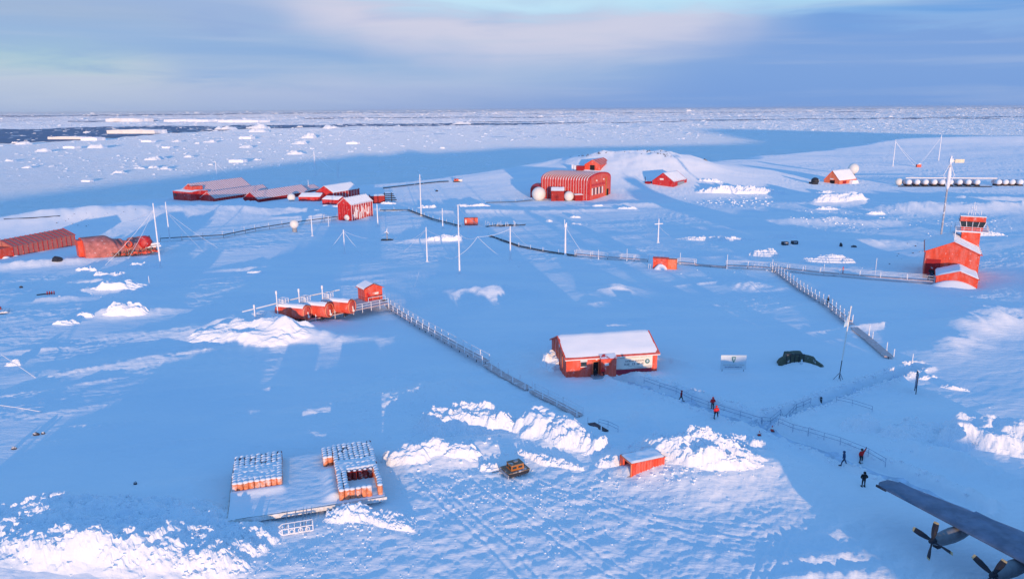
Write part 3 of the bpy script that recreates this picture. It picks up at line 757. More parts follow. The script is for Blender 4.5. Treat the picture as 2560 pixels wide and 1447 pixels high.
# ------------------------------------------------------------------ building helpers
def frame(A, B):
    d = B-A; d.z = 0; return math.atan2(d.y, d.x), d.length
def gable(name, label, pA, pB, depth, eave_py, hr, axis='x', wall=RED, roof=None, end=None, ribs=0, rib_mat=None, snow=.0, over=.3, cat="building", grp=None,
          zoff=0.0, hw=None, roofmat=None, at=None):
    """pA,pB = foot pixels of the side that faces the camera. ridge along axis. returns (root, L, hw, hr)"""
    A, B = at or (G(*pA), G(*pB)); rz, L = frame(A, B)
    h = hw if hw is not None else top(A, eave_py)
    base = min(A.z, B.z)+zoff
    t = thing(name, label, cat, (A.x, A.y, base), rz, grp)
    D = depth; e = .02
    w_ = MB()
    if axis == 'x': w_.prism([(0, -1), (D, -1), (D, h), (D/2, h+hr), (0, h)], 0, L, 'x')
    else: w_.prism([(0, -1), (L, -1), (L, h), (L/2, h+hr), (0, h)], 0, D, 'y')
    w_.build("wall", wall, t)
    r = MB(); th_ = .18
    span = D if axis == 'x' else L; ln = L if axis == 'x' else D
    sl = hr/(span/2)
    for sgn in (0, 1):
        if sgn == 0: q = [(-over, h-over*sl+e), (span/2, h+hr+e), (span/2, h+hr+th_+e), (-over, h-over*sl+th_+e)]
        else: q = [(span/2, h+hr+e), (span+over, h-over*sl+e), (span+over, h-over*sl+th_+e), (span/2, h+hr+th_+e)]
        if axis == 'x': r.prism(q, -over, ln+over, 'x')
        else: r.prism(q, -over, ln+over, 'y')
    ro = r.build("roof", roofmat or roof or wall, t)
    if ribs:
        rb = MB()
        for i in range(ribs+1):
            c_ = ln*i/ribs; c_ = min(max(c_, .1), ln-.1); wd = .09
            if axis == 'x':
                rb.box((c_, -.06, h/2-.3), (wd*2, .14, h+.4)); 
                rb.bar((c_, -over, h-over*sl+th_+.08), (c_, D/2, h+hr+th_+.08), .11, 4); rb.bar((c_, D/2, h+hr+th_+.08), (c_, D+over, h-over*sl+th_+.08), .11, 4)
            else:
                rb.box((L+.06, c_, h/2-.3), (.14, wd*2, h+.4))
                rb.bar((-over, c_, h-over*sl+th_+.08), (L/2, c_, h+hr+th_+.08), .11, 4); rb.bar((L/2, c_, h+hr+th_+.08), (L+over, c_, h-over*sl+th_+.08), .11, 4)
        rb.build("ribs", rib_mat or FROST, t)
    if snow > 0:
        # uneven blanket of snow lying on both slopes
        n1, n2 = 26, 15
        UU, VV = np.meshgrid(np.linspace(-over*.7, ln+over*.7, n1), np.linspace(-over*.6, span+over*.6, n2), indexing='ij')
        rid = h+hr-np.abs(VV-span/2)*sl+th_
        ed = np.minimum(np.minimum(UU+over*.7, ln+over*.7-UU), np.minimum(VV+over*.6, span+over*.6-VV))
        ZZ = rid+snow*np.clip(ed/.35, 0, 1)**.5*(.75+.5*fbm(UU/1.7, VV/1.1, 3, int(abs(A.x)*7) % 91))-.02
        if axis == 'x': grid_obj("roof_snow", UU, VV, ZZ, ROOFSNOW, t)
        else: grid_obj("roof_snow", VV[:, ::-1], UU[:, ::-1], ZZ[:, ::-1], ROOFSNOW, t)
    return t, L, h
def bld(name, label, A, B, C, eave_py, apex_py, **kw):
    """A,B foot of the long side seen from the right, C foot of the left gable corner"""
    a = G(*A); b_ = atz(*B, a.z); c_ = atz(*C, a.z); D = max(4.0, (c_-a).length); rz, L_ = frame(a, b_)
    h = top(a, eave_py); mid = (a+c_)/2; hr = max(.8, top(mid, apex_py)-h)
    return gable(name, label, A, B, D, eave_py, hr, 'x', at=(a, b_), **kw)
def opening(t, name, x0, x1, z0, z1, m, y=-.04, dy=.08, face='y', child=None):
    b = MB()
    if face == 'y': b.box(((x0+x1)/2, y, (z0+z1)/2), (abs(x1-x0), dy, z1-z0))
    else: b.box((y, (x0+x1)/2, (z0+z1)/2), (dy, abs(x1-x0), z1-z0))
    return b.build(name, m, t)
def glyphs(x0, x1, z, h, rnd_, y=-.05, gap=.35):
    b = MB(); x = x0
    while x < x1:
        wd = h*rnd_.uniform(.35, .8)
        if rnd_.random() < .16: x += h*.7; continue
        k_ = rnd_.randint(0, 3)
        b.box((x+wd*.12, y, z), (wd*.22, .02, h))
        if k_ != 1: b.box((x+wd/2, y, z+h*.4), (wd*.75, .02, h*.2))
        if k_ != 2: b.box((x+wd/2, y, z-h*.4), (wd*.75, .02, h*.2))
        if k_ >= 1: b.box((x+wd*.82, y, z), (wd*.2, .02, h))
        x += wd+h*gap*.6
    return b

# ------------------------------------------------------------------ central hut with the banner
t, L, h = gable("hut", "orange-red hut with a snow-covered roof and a long white banner on its front", (1415, 943), (1642, 927), 10.5, 897, 2.2, 'x', ORED, roofmat=ORED, snow=.28, over=.35)
X = lambda px: (px-1415)/(1642-1415)*L
zf = lambda py, b=935, s=15.2: (b-py)/s*1.02
o = opening(t, "door", X(1481), X(1493), .1, 2.35, BLACK)
f = MB(); f.box((X(1480), -.1, 1.3), (.14, .16, 2.6)); f.box((X(1494.5), -.1, 1.3), (.14, .16, 2.6)); f.box((X(1487.5), -.1, 2.5), (1.1, .16, .14)); f.build("door_frame", ORANGE, t)
a = MB(); a.box((X(1515), -.55, 1.55), (X(1534)-X(1496), 1.05, 3.1)); ax = a.build("annex", ORED, t)
a = MB(); a.prism([(-1.2, 3.12), (-1.2, 3.22), (.05, 3.62), (.05, 3.5)], X(1495), X(1535), 'x'); a.build("awning", REDTOP, ax)
opening(ax, "notice", X(1505), X(1515), 2.0, 2.45, WHITE, y=-1.12)
wd_ = opening(t, "window", X(1451), X(1465), 1.75, 2.45, GLASS); opening(wd_, "window_board", X(1449.5), X(1466.5), 2.5, 3.0, PALEB, y=-.06)
opening(wd_, "window_frame", X(1450), X(1466), 1.62, 1.74, WHITE, y=-.06)
lam = MB(); lam.ball((X(1488), -.35, 2.95), .2, 10); lam.build("porch_lamp", WHITE, t)
st = MB(); st.box((X(1488), -.9, .1), (1.8, 1.5, .3)); st.build("doorstep", GREYM, t)
bn = MB(); bn.box(((X(1537)+X(1629))/2, -.1, 1.95), (X(1629)-X(1537), .06, 2.2)); bn = bn.build("banner", BANNER, t)
rg = random.Random(5)
g = glyphs(X(1560), X(1607), 2.15, .26, rg, y=-.15); g.build("lettering", INK, bn)
g = glyphs(X(1558), X(1606), 1.62, .32, rg, y=-.15); g.build("lettering", INK, bn)
g = glyphs(X(1548), X(1622), 2.78, .16, rg, y=-.15); g.build("lettering", INKG, bn)
g = glyphs(X(1567), X(1596), 1.25, .15, rg, y=-.15); g.build("lettering", INKG, bn)
em = MB(); em.lathe([(.001, -.03), (.42, -.03), (.42, .0), (.001, .0)], (X(1616), -.15, 1.95), 20, 'y'); em.build("emblem", TEAL, bn)
em = MB(); em.lathe([(.001, -.03), (.2, -.03), (.2, .0), (.001, .0)], (X(1616), -.19, 1.98), 12, 'y'); em.build("emblem_disc", PALEB, bn)
b = MB(); b.prism([(X(1537), .75), (X(1628), .75), (X(1628), 1.25), (X(1580), .95)], -.15, -.13, 'y'); b.build("grey_swoosh", INKG, bn)
opening(t, "shade_band", X(1537), X(1628), -.1, .8, MAROON, y=-.04)  # maroon strip: shade low on the wall under the banner, put into colour
for yy in (2.4, 4.6, 6.6, 8.6): b = MB(); b.box((-.06, yy, 2.2), (.08, .12, 3.6)); b.build("end_batten", ORANGE, t)
v = MB(); v.lathe([(.001, -.08), (.3, -.08), (.3, .0)], (-.02, 4.5, h+.9), 12, 'x'); v.build("vent", WHITE, t)
gt = MB(); gt.box((L/2, -.45, h-.12), (L+.6, .16, .14)); gt.build("gutter", WHITE, t)

# ------------------------------------------------------------------ red arched hangar and its attachments
B = G(1471, 502); C = atz(1526, 488, B.z); rz = math.atan2(C.y-B.y, C.x-B.x)-math.pi/2
def pxof(P): a = P-Vector((0, 0, HC)); return 1280+FPX*a.dot(R_)/a.dot(F_)
LH = 15.0
while pxof(B-Vector((math.cos(rz), math.sin(rz), 0))*LH) > 1353 and LH < 60: LH += .25
A = B-Vector((math.cos(rz), math.sin(rz), 0))*LH; hh = top(B, 449); hr_ = top(B, 434)-hh
Dp = 30.0
t = thing("arched_hangar", "big red ribbed hangar with rounded roof and glazed end wall", "hangar", (A.x, A.y, min(A.z, B.z)), rz)
def arch(D_, hw, hr__, n=14):
    pts = [(0, -1), (D_, -1), (D_, hw)]
    for i in range(1, n): 
        a = math.pi*i/n; pts.append((D_/2+D_/2*math.cos(a), hw+hr__*math.sin(a)**.8))
    return pts+[(0, hw)]
L = LH; Dp = (C-B).length; Hh = top(B, 452)*.97; mid_ = (A+B)/2+Vector((-math.sin(rz)*Dp/2, math.cos(rz)*Dp/2, 0)); mid_.z = A.z; Hr = max(3.0, top(mid_, 430)-Hh)
s = MB(); s.prism(arch(Dp, Hh, Hr), 0, L, 'x'); s.build("shell", RED, t)
r = MB(); ap_ = arch(Dp, Hh, Hr)[3:]; ap_ = [(Dp, 0), (Dp, Hh)]+ap_[:-1]+[(0, Hh), (0, 0)]
for i in range(19):
    x = .3+(L-.6)*i/18
    for (y0, z0), (y1, z1) in zip(ap_[:-1], ap_[1:]): r.bar((x, y0+(-.12 if y0 < .1 else (.12 if y0 > Dp-.1 else 0)), z0+.1), (x, y1+(-.12 if y1 < .1 else (.12 if y1 > Dp-.1 else 0)), z1+.1), .26, 4)
r.build("ribs", RED, t)
r = MB()
for i in range(18):
    x = .3+(L-.6)*(i+.5)/18
    for (y0, z0), (y1, z1) in zip(ap_[2:-2], ap_[3:-1]): r.bar((x, y0, z0+.12), (x, y1, z1+.12), .24, 4)
    r.bar((x, -.12, .3), (x, -.12, Hh), .09, 4)
r.build("rib_snow", ROOFSNOW, t)
e_ = MB(); e_.prism([(Dp*.06, .2), (Dp*.94, .2), (Dp*.94, Hh)]+[(Dp/2+Dp*.44*math.cos(math.pi*i/12), Hh+Hr*.85*math.sin(math.pi*i/12)) for i in range(1, 12)]+[(Dp*.06, Hh)], L, L+.25, 'x')
ew = e_.build("end_wall", ORED, t)
for i in range(7):
    y = Dp*(.14+.075*i); q = MB(); q.box((L+.32, y, Hh*.42), (.16, Dp*.045, Hh*.36)); q.build("window", GLASS if i % 2 else WHITE, ew)
q = MB(); q.box((L+.34, Dp*.4, Hh*.75), (.2, Dp*.6, 1.2)); q.build("lintel_band", RED, ew)
q = MB(); q.box((L+.4, Dp*.76, Hh*.5), (.3, 1.0, Hh*1.1)); q.build("yellow_post", YELLOW, ew)
q = MB(); q.box((L+.4, Dp*.83, Hh*.2), (.2, 2.2, Hh*.4)); q.build("door", BLACK, ew)
for yy in (Dp*.3, Dp*.62):
    q = MB(); q.ball((L+.6, yy, Hh*.97), .5, 10); q.build("floodlight", WHITE, ew)
# side lobe on the left
q = MB(); q.prism(arch(16, Hh*.35, Hh*.35), -7.2, .0, 'x'); q.build("side_wing", RED, t)
def radome(name, label, px, py, rpx, stand=0.0, zpy=None, grp=None, seg=True):
    P = G(px, py); P0 = P.copy(); r_ = rpx*mpp(P); 
    t_ = thing(name, label, "radome", tuple(P), 0, grp)
    q = MB(); q.ball((0, 0, stand+r_*.92), r_, 26, 1, -70); q.build("dome", WHITE, t_)
    q = MB(); q.lathe([(r_*.55, -.6), (r_*.55, stand+r_*.15), (r_*.4, stand+r_*.3)], (0, 0, 0), 14); q.build("base", GREYM, t_)
    return t_
radome("radome", "larger white dome at the left front of the big red hangar", 1347, 501, 17.5)
radome("radome", "smaller white dome in front of the big red hangar, right of the dark red box", 1422, 502, 12.5)
gable("service_box", "dark red box hut with snow roof between the two white domes", (1378, 503), (1410, 503), 8, 478, 1.6, 'x', DRED, roofmat=DRED, snow=.3, cat="hut")
t, L_, h_ = gable("small_shed", "low dark red shed with white top at the hangar's right foot", (1438, 503), (1456, 502), 3, 488, .3, 'x', DRED, roofmat=WHITE, snow=.15, cat="shed")

# ------------------------------------------------------------------ far huts around the hill
t, L_, h_ = bld("gabled_hut", "small orange hut with an open dark doorway behind the big hangar", (1500, 427), (1527, 420), (1468, 425), 413, 400, wall=ORED, roofmat=ORED, ribs=4, rib_mat=REDTOP)
Dh = (G(1500, 427)-atz(1468, 425, G(1500, 427).z)).length
opening(t, "door", Dh*.35, Dh*.65, 0, h_*.95, BLACK, y=-.06, face='x')
q = MB(); q.box((-1.5, Dh+2.4, 1.6), (3.5, 5, 3.2)); q.build("side_store", DRED, t)
q = MB(); q.box((-1.8, Dh+6.0, 1.6), (2.6, 1.4, 3.6)); q.box((-1.9, Dh+7.9, 1.9), (2, 1.3, 4)); q.build("machinery", FROST, t)
t, L_, h_ = bld("gabled_hut", "red gabled hut with a snow-covered roof right of the big hangar", (1683, 468), (1716, 461), (1637, 464), 455, 433, wall=RED, roofmat=REDTOP, snow=.3, ribs=8, rib_mat=DRED)
Dh = (G(1683, 468)-atz(1637, 463, G(1683, 468).z)).length
opening(t, "window", Dh*.42, Dh*.58, h_+.8, h_+1.9, WHITE, y=-.05, face='x')
opening(t, "wall_panel", L_*.3, L_*.8, .2, h_*.8, GREYM, y=-.2)
q = MB(); q.box((1.5, Dh+1.6, 1.2), (4, 3, 2.6)); q.build("side_porch", DRED, t)
q = MB(); q.bar((0, Dh+3.4, 0), (0, Dh+3.4, 5.6), .2); q.build("stove_pipe", DARK, t)
t, L_, h_ = bld("gabled_hut", "orange hut with a thick snow roof beside a white dome near the right rim", (2098, 461), (2140, 456), (2054, 459), 452, 428, wall=ORANGE, roofmat=ORANGE, snow=.55)
Dh = (G(2098, 461)-atz(2054, 459, G(2098, 461).z)).length
opening(t, "window", Dh*.4, Dh*.62, h_+.4, h_+1.2, WHITE, y=-.05, face='x')
opening(t, "door", Dh*.3, Dh*.6, -.2, 2.4, BLACK, y=-.08, face='x')
q = MB(); q.prism([(L_*.55, -.5), (L_*.95, -.5), (L_*.9, 1.6), (L_*.6, 2.2)], -2.5, -.1, 'y'); q.build("snowed_porch", ROOFSNOW, t)
opening(t, "side_door", L_*.2, L_*.4, 0, h_*.8, DRED, y=-.1)
P = G(2037, 460); t = thing("dark_drum", "black rounded tank left of the snow-roofed orange hut", "tank", tuple(P), .3)
q = MB(); q.ball((0, 0, 2.0), 2.6, 14, .9, -60); q.build("tank_body", DARK, t); q = MB(); q.box((-1.5, -.5, .6), (4.6, 3.6, 1.6)); q.build("cradle", DARK, t)
q = MB(); q.ball((1.2, -2.2, 2.6), .35, 8); q.build("hatch", WHITE, t)
P = G(2132, 438); t = thing("radome", "white dome just behind the snow-roofed orange hut", "radome", tuple(P), 0)
rr_ = 13*mpp(P); zz_ = top(P, 422); q = MB(); q.ball((0, 0, zz_), rr_, 26); q.build("dome", WHITE, t); q = MB(); q.lathe([(1.6, -1), (1.2, max(.2, zz_-rr_*.8))], n=12); q.build("base", GREYM, t)

# ------------------------------------------------------------------ far village on the left rim
def village(name, label, pA, pB, D, ep, hr, axis, **kw): return gable(name, label, pA, pB, D, ep, hr, axis, **kw)
def rect(name, label, R, W, Ln, eave_py, apex_py, rz=-.41, **kw):
    """R foot pixel of the right front corner; W gable width, Ln length in metres"""
    b_ = G(*R); a = b_-Vector((math.cos(rz), math.sin(rz), 0))*W; h = top(b_, eave_py); hr = max(.8, top((a+b_)/2, apex_py)-h)
    return gable(name, label, R, R, Ln, eave_py, hr, 'y', at=(a, b_), **kw)
rect("long_hut", "farthest and widest of the long ribbed red huts, with a broad pale roof", (506, 499), 20, 44, 486, 457, wall=RED, roofmat=FRED, ribs=24, rib_mat=DRED)
rect("long_hut", "faint low long hut furthest right of the ribbed row", (700, 493), 11, 40, 486, 475, wall=DRED, roofmat=FRED, ribs=16, rib_mat=DRED)
rect("long_hut", "second long ribbed hut from the left, with a white-striped roof", (537, 504), 11, 47, 494, 479, wall=RED, roofmat=FRED, ribs=24, rib_mat=DRED)
rect("long_hut", "third long ribbed hut from the left, half buried in drifts", (645, 506), 11, 46, 496, 479, wall=DRED, roofmat=FRED, ribs=22, rib_mat=DRED)
t, L_, h_ = gable("red_block", "plain bright red flat-roofed block at the left end of the far village", (434, 499), (478, 503), 12, 478, .5, 'x', wall=RED, roofmat=FRED2, snow=.3, over=.1)
opening(t, "window", L_*.08, L_*.2, h_*.45, h_*.75, GLASS); q = MB(); q.box((L_*.55, 8, h_+1.4), (7, 7, 3.0)); q.build("upper_room", ORED, t)
t, L_, h_ = rect("village_hall", "wide red building with a snowy gable roof behind the frosted hut", (834, 499), 13, 27, 481, 464, wall=RED, roofmat=FRED2, snow=.35, ribs=9, rib_mat=FROST)
gable("low_hut", "low red hut with white roof just right of the village dome", (747, 503), (800, 503), 10, 493, 1.6, 'x', wall=RED, roofmat=RED, snow=.5)
gable("low_hut", "bright red low hut half buried in snow left of the frosted hut", (806, 511), (846, 512), 8, 499, 1.4, 'x', wall=RED, roofmat=RED, snow=.5)
gable("low_hut", "dark red block right behind the frosted hut with pipes on its side", (928, 509), (962, 508), 9, 491, .4, 'x', wall=DRED, roofmat=DRED, snow=.2)
q = thing("pipe_rack", "dark rack of parallel pipes sticking out right of the frosted hut", "pipes", tuple(G(966, 505)), 0)
for i in range(4):
    b = MB(); b.bar((-2, 0, 1.2+i*1.1), (6-i*.6, .4, 1.2+i*1.1), .28, 8); b.build("pipe", DARK, q)
for x in (-1, 3): b = MB(); b.box((x, .8, 2.4), (.4, .4, 6)); b.build("rack_post", DARK, q)
t, L_, h_ = rect("frosted_hut", "red hut with a frost-caked long wall and a round white disc on its gable end", (880, 553), 7.4, 17, 511, 494, wall=RED, roofmat=FRED, ribs=9, rib_mat=FROST, snow=.1)
Wd, Ld = 7.4, 17; b = MB()
for i in range(6): b.box((Wd*(i+.5)/6, -.08, h_/2-.2), (.18, .1, h_))
b.build("cladding_battens", DRED, t)
b = MB()
p_ = (Wd+.3, 0, 1)
for i in range(44):
    q_ = (Wd+.3, Ld*.8*i/43, rnd.uniform(.2, h_*.95)); b.bar(p_, q_, rnd.uniform(.06, .15), 5); p_ = q_
b.build("hoarfrost", ROOFSNOW, t)
b = MB(); b.lathe([(.001, -.2), (1.2, -.2), (1.45, .0), (.001, .05)], (Wd*.68, -.5, 1.5), 18, 'y'); b.build("dish", WHITE, t)
b = MB(); b.box((Wd*.5, Ld*.4, -.2), (Wd+6, Ld+4, .3)); b.build("platform", WOODY, t)
opening(t, "side_panel", Ld*.5, Ld*.85, h_*.1, h_*.8, ORED, y=Wd+.06, face='x')
radome("radome", "small white dome beside the far village huts", 729, 503, 10)
radome("radome", "white dome on a short stand in the snow left of the village", 737, 580, 11, 1.6)

# long ribbed hut and wrecked hut on the left
t, L_, h_ = gable("long_hut", "long ribbed pinkish-red hut at the left edge of the photo", (34, 641), (190, 613), 9.5, 613, 2.0, 'x', CORR, roofmat=CORR, ribs=13, rib_mat=RED)
b = MB(); b.box((-3.0, 3.5, 1.8), (6, 7, 4.2)); an = b.build("end_annex", ORED, t)
b = MB(); b.ball((-3.0, -.3, .4), 1.3, 12, .7); b.ball((.5, -.6, .3), 1.0, 12, .7); b.ball((-5, .8, 2.8), .9, 10, .6); b.build("snow_lump", ROOFSNOW, t)
b = MB(); b.bar((-2.5, 3.0, 3.8), (-2.5, 3.0, 6.6), .1); b.bar((-3.6, 3.0, 6.4), (-1.2, 3.0, 6.7), .12); b.build("roof_aerial", DARK, t)
A = G(238, 645); B = G(392, 633); rz, L_ = frame(A, B); hh = top(A, 600)
t = thing("wrecked_hut", "wrecked red building with a rounded, torn and sagging roof", "building", (A.x, A.y, A.z), rz)
n1, n2 = 60, 26; UU, VV = np.meshgrid(np.linspace(-2.5, L_, n1), np.linspace(0, 1, n2), indexing='ij')
Dw = 11.0; yy = Dw/2-Dw/2*np.cos(VV*math.pi); zz = np.sin(VV*math.pi)**.45*(hh*1.12)
dent = sst(UU, L_*.22, L_*.45); zz = zz*(1-dent*.25-.5*dent*np.clip(fbm(UU/2.6, VV*2.5, 3, 7)+.1, 0, 1)); yy = yy+dent*.8*fbm(UU/2, VV*3, 2, 8)
grid_obj("torn_shell", UU[:, ::-1], yy[:, ::-1], (zz-.4)[:, ::-1], FRED2, t, True)
b = MB(); b.prism([(Dw/2-Dw/2*math.cos(math.pi*i/16), max(0, math.sin(math.pi*i/16))**.45*hh*1.12-.4) for i in range(17)], -2.6, -2.4, 'x'); b.build("end_wall", ORED, t)
b = MB(); b.box((-3.1, 5, hh*.5), (1.6, 4, hh*.9)); b.build("end_porch", ORED, t)
b = MB(); b.lathe([(.9, -.4), (1.25, -.3), (1.25, .4), (.8, .5)], (L_*.55, -.2, hh*.55), 18, 'y'); b.build("duct_ring", ORED, t)
b = MB(); b.ball((L_*.84, 1, hh*.55), 2.2, 14, 1.0); b.build("bulging_panel", RED, t)
b = MB(); b.box((L_*.95, 1.0, hh*.42), (L_*.22, 3, .6)); b.box((L_*.95, 1.0, hh*.28), (L_*.26, 3, .5)); b.build("white_ledge", ROOFSNOW, t)
b = MB(); rnd.seed(8)
for i in range(70):
    x = rnd.uniform(L_*.28, L_*.98); b.bar((x, -rnd.uniform(.5, 2.5), -.2), (x+rnd.uniform(-.8, .8), -rnd.uniform(0, 2), rnd.uniform(.4, 1.8)), rnd.uniform(.05, .16), 4)
b.build("splintered_timber", WOODY, t)
b = MB()
for i in range(26):
    x = rnd.uniform(L_*.3, L_); b.box((x, -rnd.uniform(.6, 2.6), rnd.uniform(0, .7)), (rnd.uniform(.5, 1.6), rnd.uniform(.3, .8), rnd.uniform(.2, .6)), rnd.uniform(0, 3))
b.build("broken_panels", ORED, t)
def small_dark(name, label, px, py, w_, d_, h_, m=DARK, cat="object", seed=1, rz=0.0):
    P = G(px, py); n = 10; rn = random.Random(seed); b = MB(); vs = []
    for j, (zz_, k_) in enumerate(((-.2, 1.05), (h_*.55, .95), (h_, .5))):
        for i in range(n):
            a = 2*math.pi*i/n; q = k_*rn.uniform(.75, 1.15); vs.append((w_/2*math.cos(a)*q, d_/2*math.sin(a)*q, zz_*rn.uniform(.8, 1.15)))
    fs = [(j*n+i, j*n+(i+1) % n, (j+1)*n+(i+1) % n, (j+1)*n+i) for j in range(2) for i in range(n)]+[tuple(range(2*n, 3*n))]
    b.add(vs, fs); o = b.build(name, m); o.location = P; o.rotation_euler = (0, 0, rz); return tag(o, label, cat)
small_dark("dark_crate", "dark half-buried lump just below the long ribbed hut at the left", 144, 651, 3.2, 2.4, 1.2, seed=3)
small_dark("rock", "small dark stone alone in the snow at the far left middle", 53, 719, .9, .7, .5, ROCK, "rock", 4)
small_dark("rock", "pair-like dark stone near the left edge, lower middle", 91, 1087, .9, .5, .4, ROCK, "rock", 5)
small_dark("rock", "tiny dark stone right beside the pair-like stone on the left snowfield", 108, 1084, .5, .4, .3, ROCK, "rock", 6)
small_dark("rock", "small dark stone closest to the left edge, lower middle", 35, 1122, .7, .5, .35, ROCK, "rock", 7)
small_dark("rock", "small dark stone on the snow left of the drum platform", 339, 1210, .45, .35, .35, ROCK, "rock", 8)
small_dark("rock", "dark stone at the foot of a streak, left of the drum platform", 308, 1261, .5, .4, .3, ROCK, "rock", 9)
small_dark("rock", "dark stone in the far snow right of the thin pipeline", 1092, 479, 1.8, 1.2, 1.0, ROCK, "rock", 10)
for i, (px, py, l_) in enumerate([(1962, 612, "left dark crate of the pair behind the flat white snow bank"), (1986, 610, "right dark crate of the pair behind the flat white snow bank")]):
    P = G(px, py); t = thing("dark_crate", l_, "crate", tuple(P), .1)
    b = MB(); b.box((0, 0, .55), (2.1, 1.3, 1.1)); b.build("crate_body", DARK, t); b = MB(); b.box((0, -.67, .75), (1.3, .06, .5)); b.build("panel", GREYM, t)
small_dark("rock", "dark upright stone left of the control tower's shadow", 2102, 616, 1.1, .9, 1.3, ROCK, "rock", 11)
small_dark("rock", "low dark stone right of the upright one, left of the tower", 2135, 618, 2.2, .8, .6, ROCK, "rock", 12)
# bare rock ribs and scattered stones on the far rim: uncounted
mb = MB(); rnd.seed(31)
def rocks(pts, n, s0, s1, jx, jy):
    for i in range(n):
        k_ = rnd.random()*(len(pts)-1); j = int(k_); f = k_-j
        px = pts[j][0]+(pts[j+1][0]-pts[j][0])*f+rnd.gauss(0, jx); py = pts[j][1]+(pts[j+1][1]-pts[j][1])*f+rnd.gauss(0, jy)
        P = G(round(px, 1), round(py, 1)); s_ = rnd.uniform(s0, s1); vs = []
        for q in range(6):
            a = q*math.pi/3; vs.append((P.x+s_*math.cos(a)*rnd.uniform(.6, 1.5), P.y+s_*.7*math.sin(a), P.z-.4))
        vs.append((P.x+rnd.uniform(-.2, .2)*s_, P.y, P.z+s_*rnd.uniform(.2, .5)))
        mb.add(vs, [(q, (q+1) % 6, 6) for q in range(6)])
rocks([(1768, 402), (1800, 386), (1830, 373), (1880, 366), (1905, 364)], 170, 1.2, 4.5, 4, 1.5)
rocks([(1915, 384), (1940, 370), (1960, 362), (2000, 360)], 90, 1.2, 4.0, 5, 2)
rocks([(1420, 390), (1470, 388), (1500, 382)], 26, .5, 1.4, 6, 3)
rocks([(1480, 381), (1560, 378), (1650, 380), (1690, 392)], 60, .4, 1.3, 8, 3)
rocks([(1400, 600), (1300, 610)], 0, .3, .6, 5, 3)
rocks([(2230, 660), (2300, 620), (2330, 600)], 18, .25, .8, 14, 10)
rocks([(160, 555), (260, 545), (380, 535)], 22, .3, 1.0, 20, 12)
rocks([(1930, 1140), (2010, 1180)], 22, .05, .14, 10, 5)
tag(mb.build("scattered_rocks", ROCK), "bare dark rocks showing through the snow along the far rim", "rocks", kind='stuff')

# ------------------------------------------------------------------ masts, poles and guy wires
def mast(px, py, tp, label, rpx=1.6, name="antenna_mast", guys=(), ghf=.92, extra=None, m=None, taper=.6, grp=None, cat="mast", lean=0.0, groups=None):
    P = G(px, py); h_ = top(P, tp); r_ = rpx*mpp(P)
    t_ = thing(name, label, cat, tuple(P), 0, grp)
    b = MB(); b.bar((0, 0, -.5), (lean, 0, h_), r_, 8, r_*taper); b.build("pole", m or FROST, t_)
    b = MB(); b.lathe([(r_*2.4, -.3), (r_*2.0, .25), (r_*1.1, .5)], n=10); b.build("footing", FROST, t_)
    for gx, gy in guys:
        Q = G(gx, gy)-P; q = MB(); a = Vector((lean*ghf, 0, h_*ghf)); pts = [a.lerp(Q, i/8)-Vector((0, 0, 4*(i/8)*(1-i/8)*h_*.03)) for i in range(9)]
        q.rope(pts, max(.05, .36*mpp(P)), 5); q.build("guy_wire", FROST, t_)
    return t_, h_, r_
mast(402, 669, 508, "tall frosted mast standing in front of the wrecked red hut", 2.3, guys=[(262, 664), (318, 650), (300, 560)], ghf=.9)
mast(425, 603, 505, "second frosted mast right behind the tall one by the wrecked hut", 1.8, guys=[(520, 640), (545, 620)], ghf=.75)
mast(543, 452, 404, "thin pale mast rising behind the ribbed huts", 1.2, guys=[(590, 452)])
mast(790, 458, 378, "tallest thin mast behind the far village", 1.6, guys=[(720, 440), (850, 440)])
mast(847, 463, 409, "frost-thickened mast above the village hall", 2.2)
mast(772, 478, 450, "short thin aerial left of the village hall", .8)
mast(781, 590, 539, "short frosted pole right of the dome on its stand", 1.7, name="marker_pole", cat="pole")
mast(945, 567, 510, "frosted pole at the right corner of the frosted hut", 1.9, name="marker_pole", cat="pole")
mast(822, 566, 540, "short pole at the left corner of the frosted hut's platform", 1.2, name="marker_pole", cat="pole")
mast(862, 635, 574, "frosted pole with two guy wires left of the small wind turbine", 1.9, guys=[(812, 637), (908, 637)])
mast(1053, 540, 436, "guyed mast on the dark walkway bend behind the village", 1.8, guys=[(990, 513), (1100, 510)])
mast(1107, 573, 521, "shorter mast left behind the tall central mast", 1.7)
t, h_, r_ = mast(1149, 685, 512, "tall central mast standing in the open snow", 2.4, guys=[(1125, 580), (1210, 570)], ghf=.96)
t, h_, r_ = mast(1068, 655, 568, "left of the two short masts beside the tall central mast", 2.0, guys=[(1010, 628)])
t, h_, r_ = mast(1276, 650, 565, "right of the two short masts beside the tall central mast", 2.2, guys=[(1325, 620), (1245, 600)])
t, h_, r_ = mast(1413, 640, 560, "twin-tube mast beside the walkway below the big hangar", 2.8, guys=[(1462, 640)], m=FROST)
b = MB(); b.bar((-.25, 0, h_*.9), (-.3, 0, h_*1.14), .12); b.bar((.3, 0, h_*.9), (.3, 0, h_*1.04), .2); b.build("aerial", FROST, t)
t, h_, r_ = mast(1645, 607, 547, "cross-shaped frosted mast in the open snow right of centre", 2.0, guys=[(1610, 590), (1675, 590)], ghf=.7)
b = MB(); b.bar((-1.5, 0, h_*.78), (1.5, 0, h_*.80), .2, 8); b.build("crossarm", FROST, t)
mast(2232, 416, 349, "left of the two thin far masts on the right skyline", 1.3, guys=[(2210, 403), (2290, 408), (2286, 414)])
mast(2346, 402, 337, "right of the two thin far masts on the right skyline", 1.3, guys=[(2298, 410), (2305, 406)])
P = G(2296, 418); t = thing("service_box", "tiny reddish box between the two thin far masts", "box", tuple(P), 0)
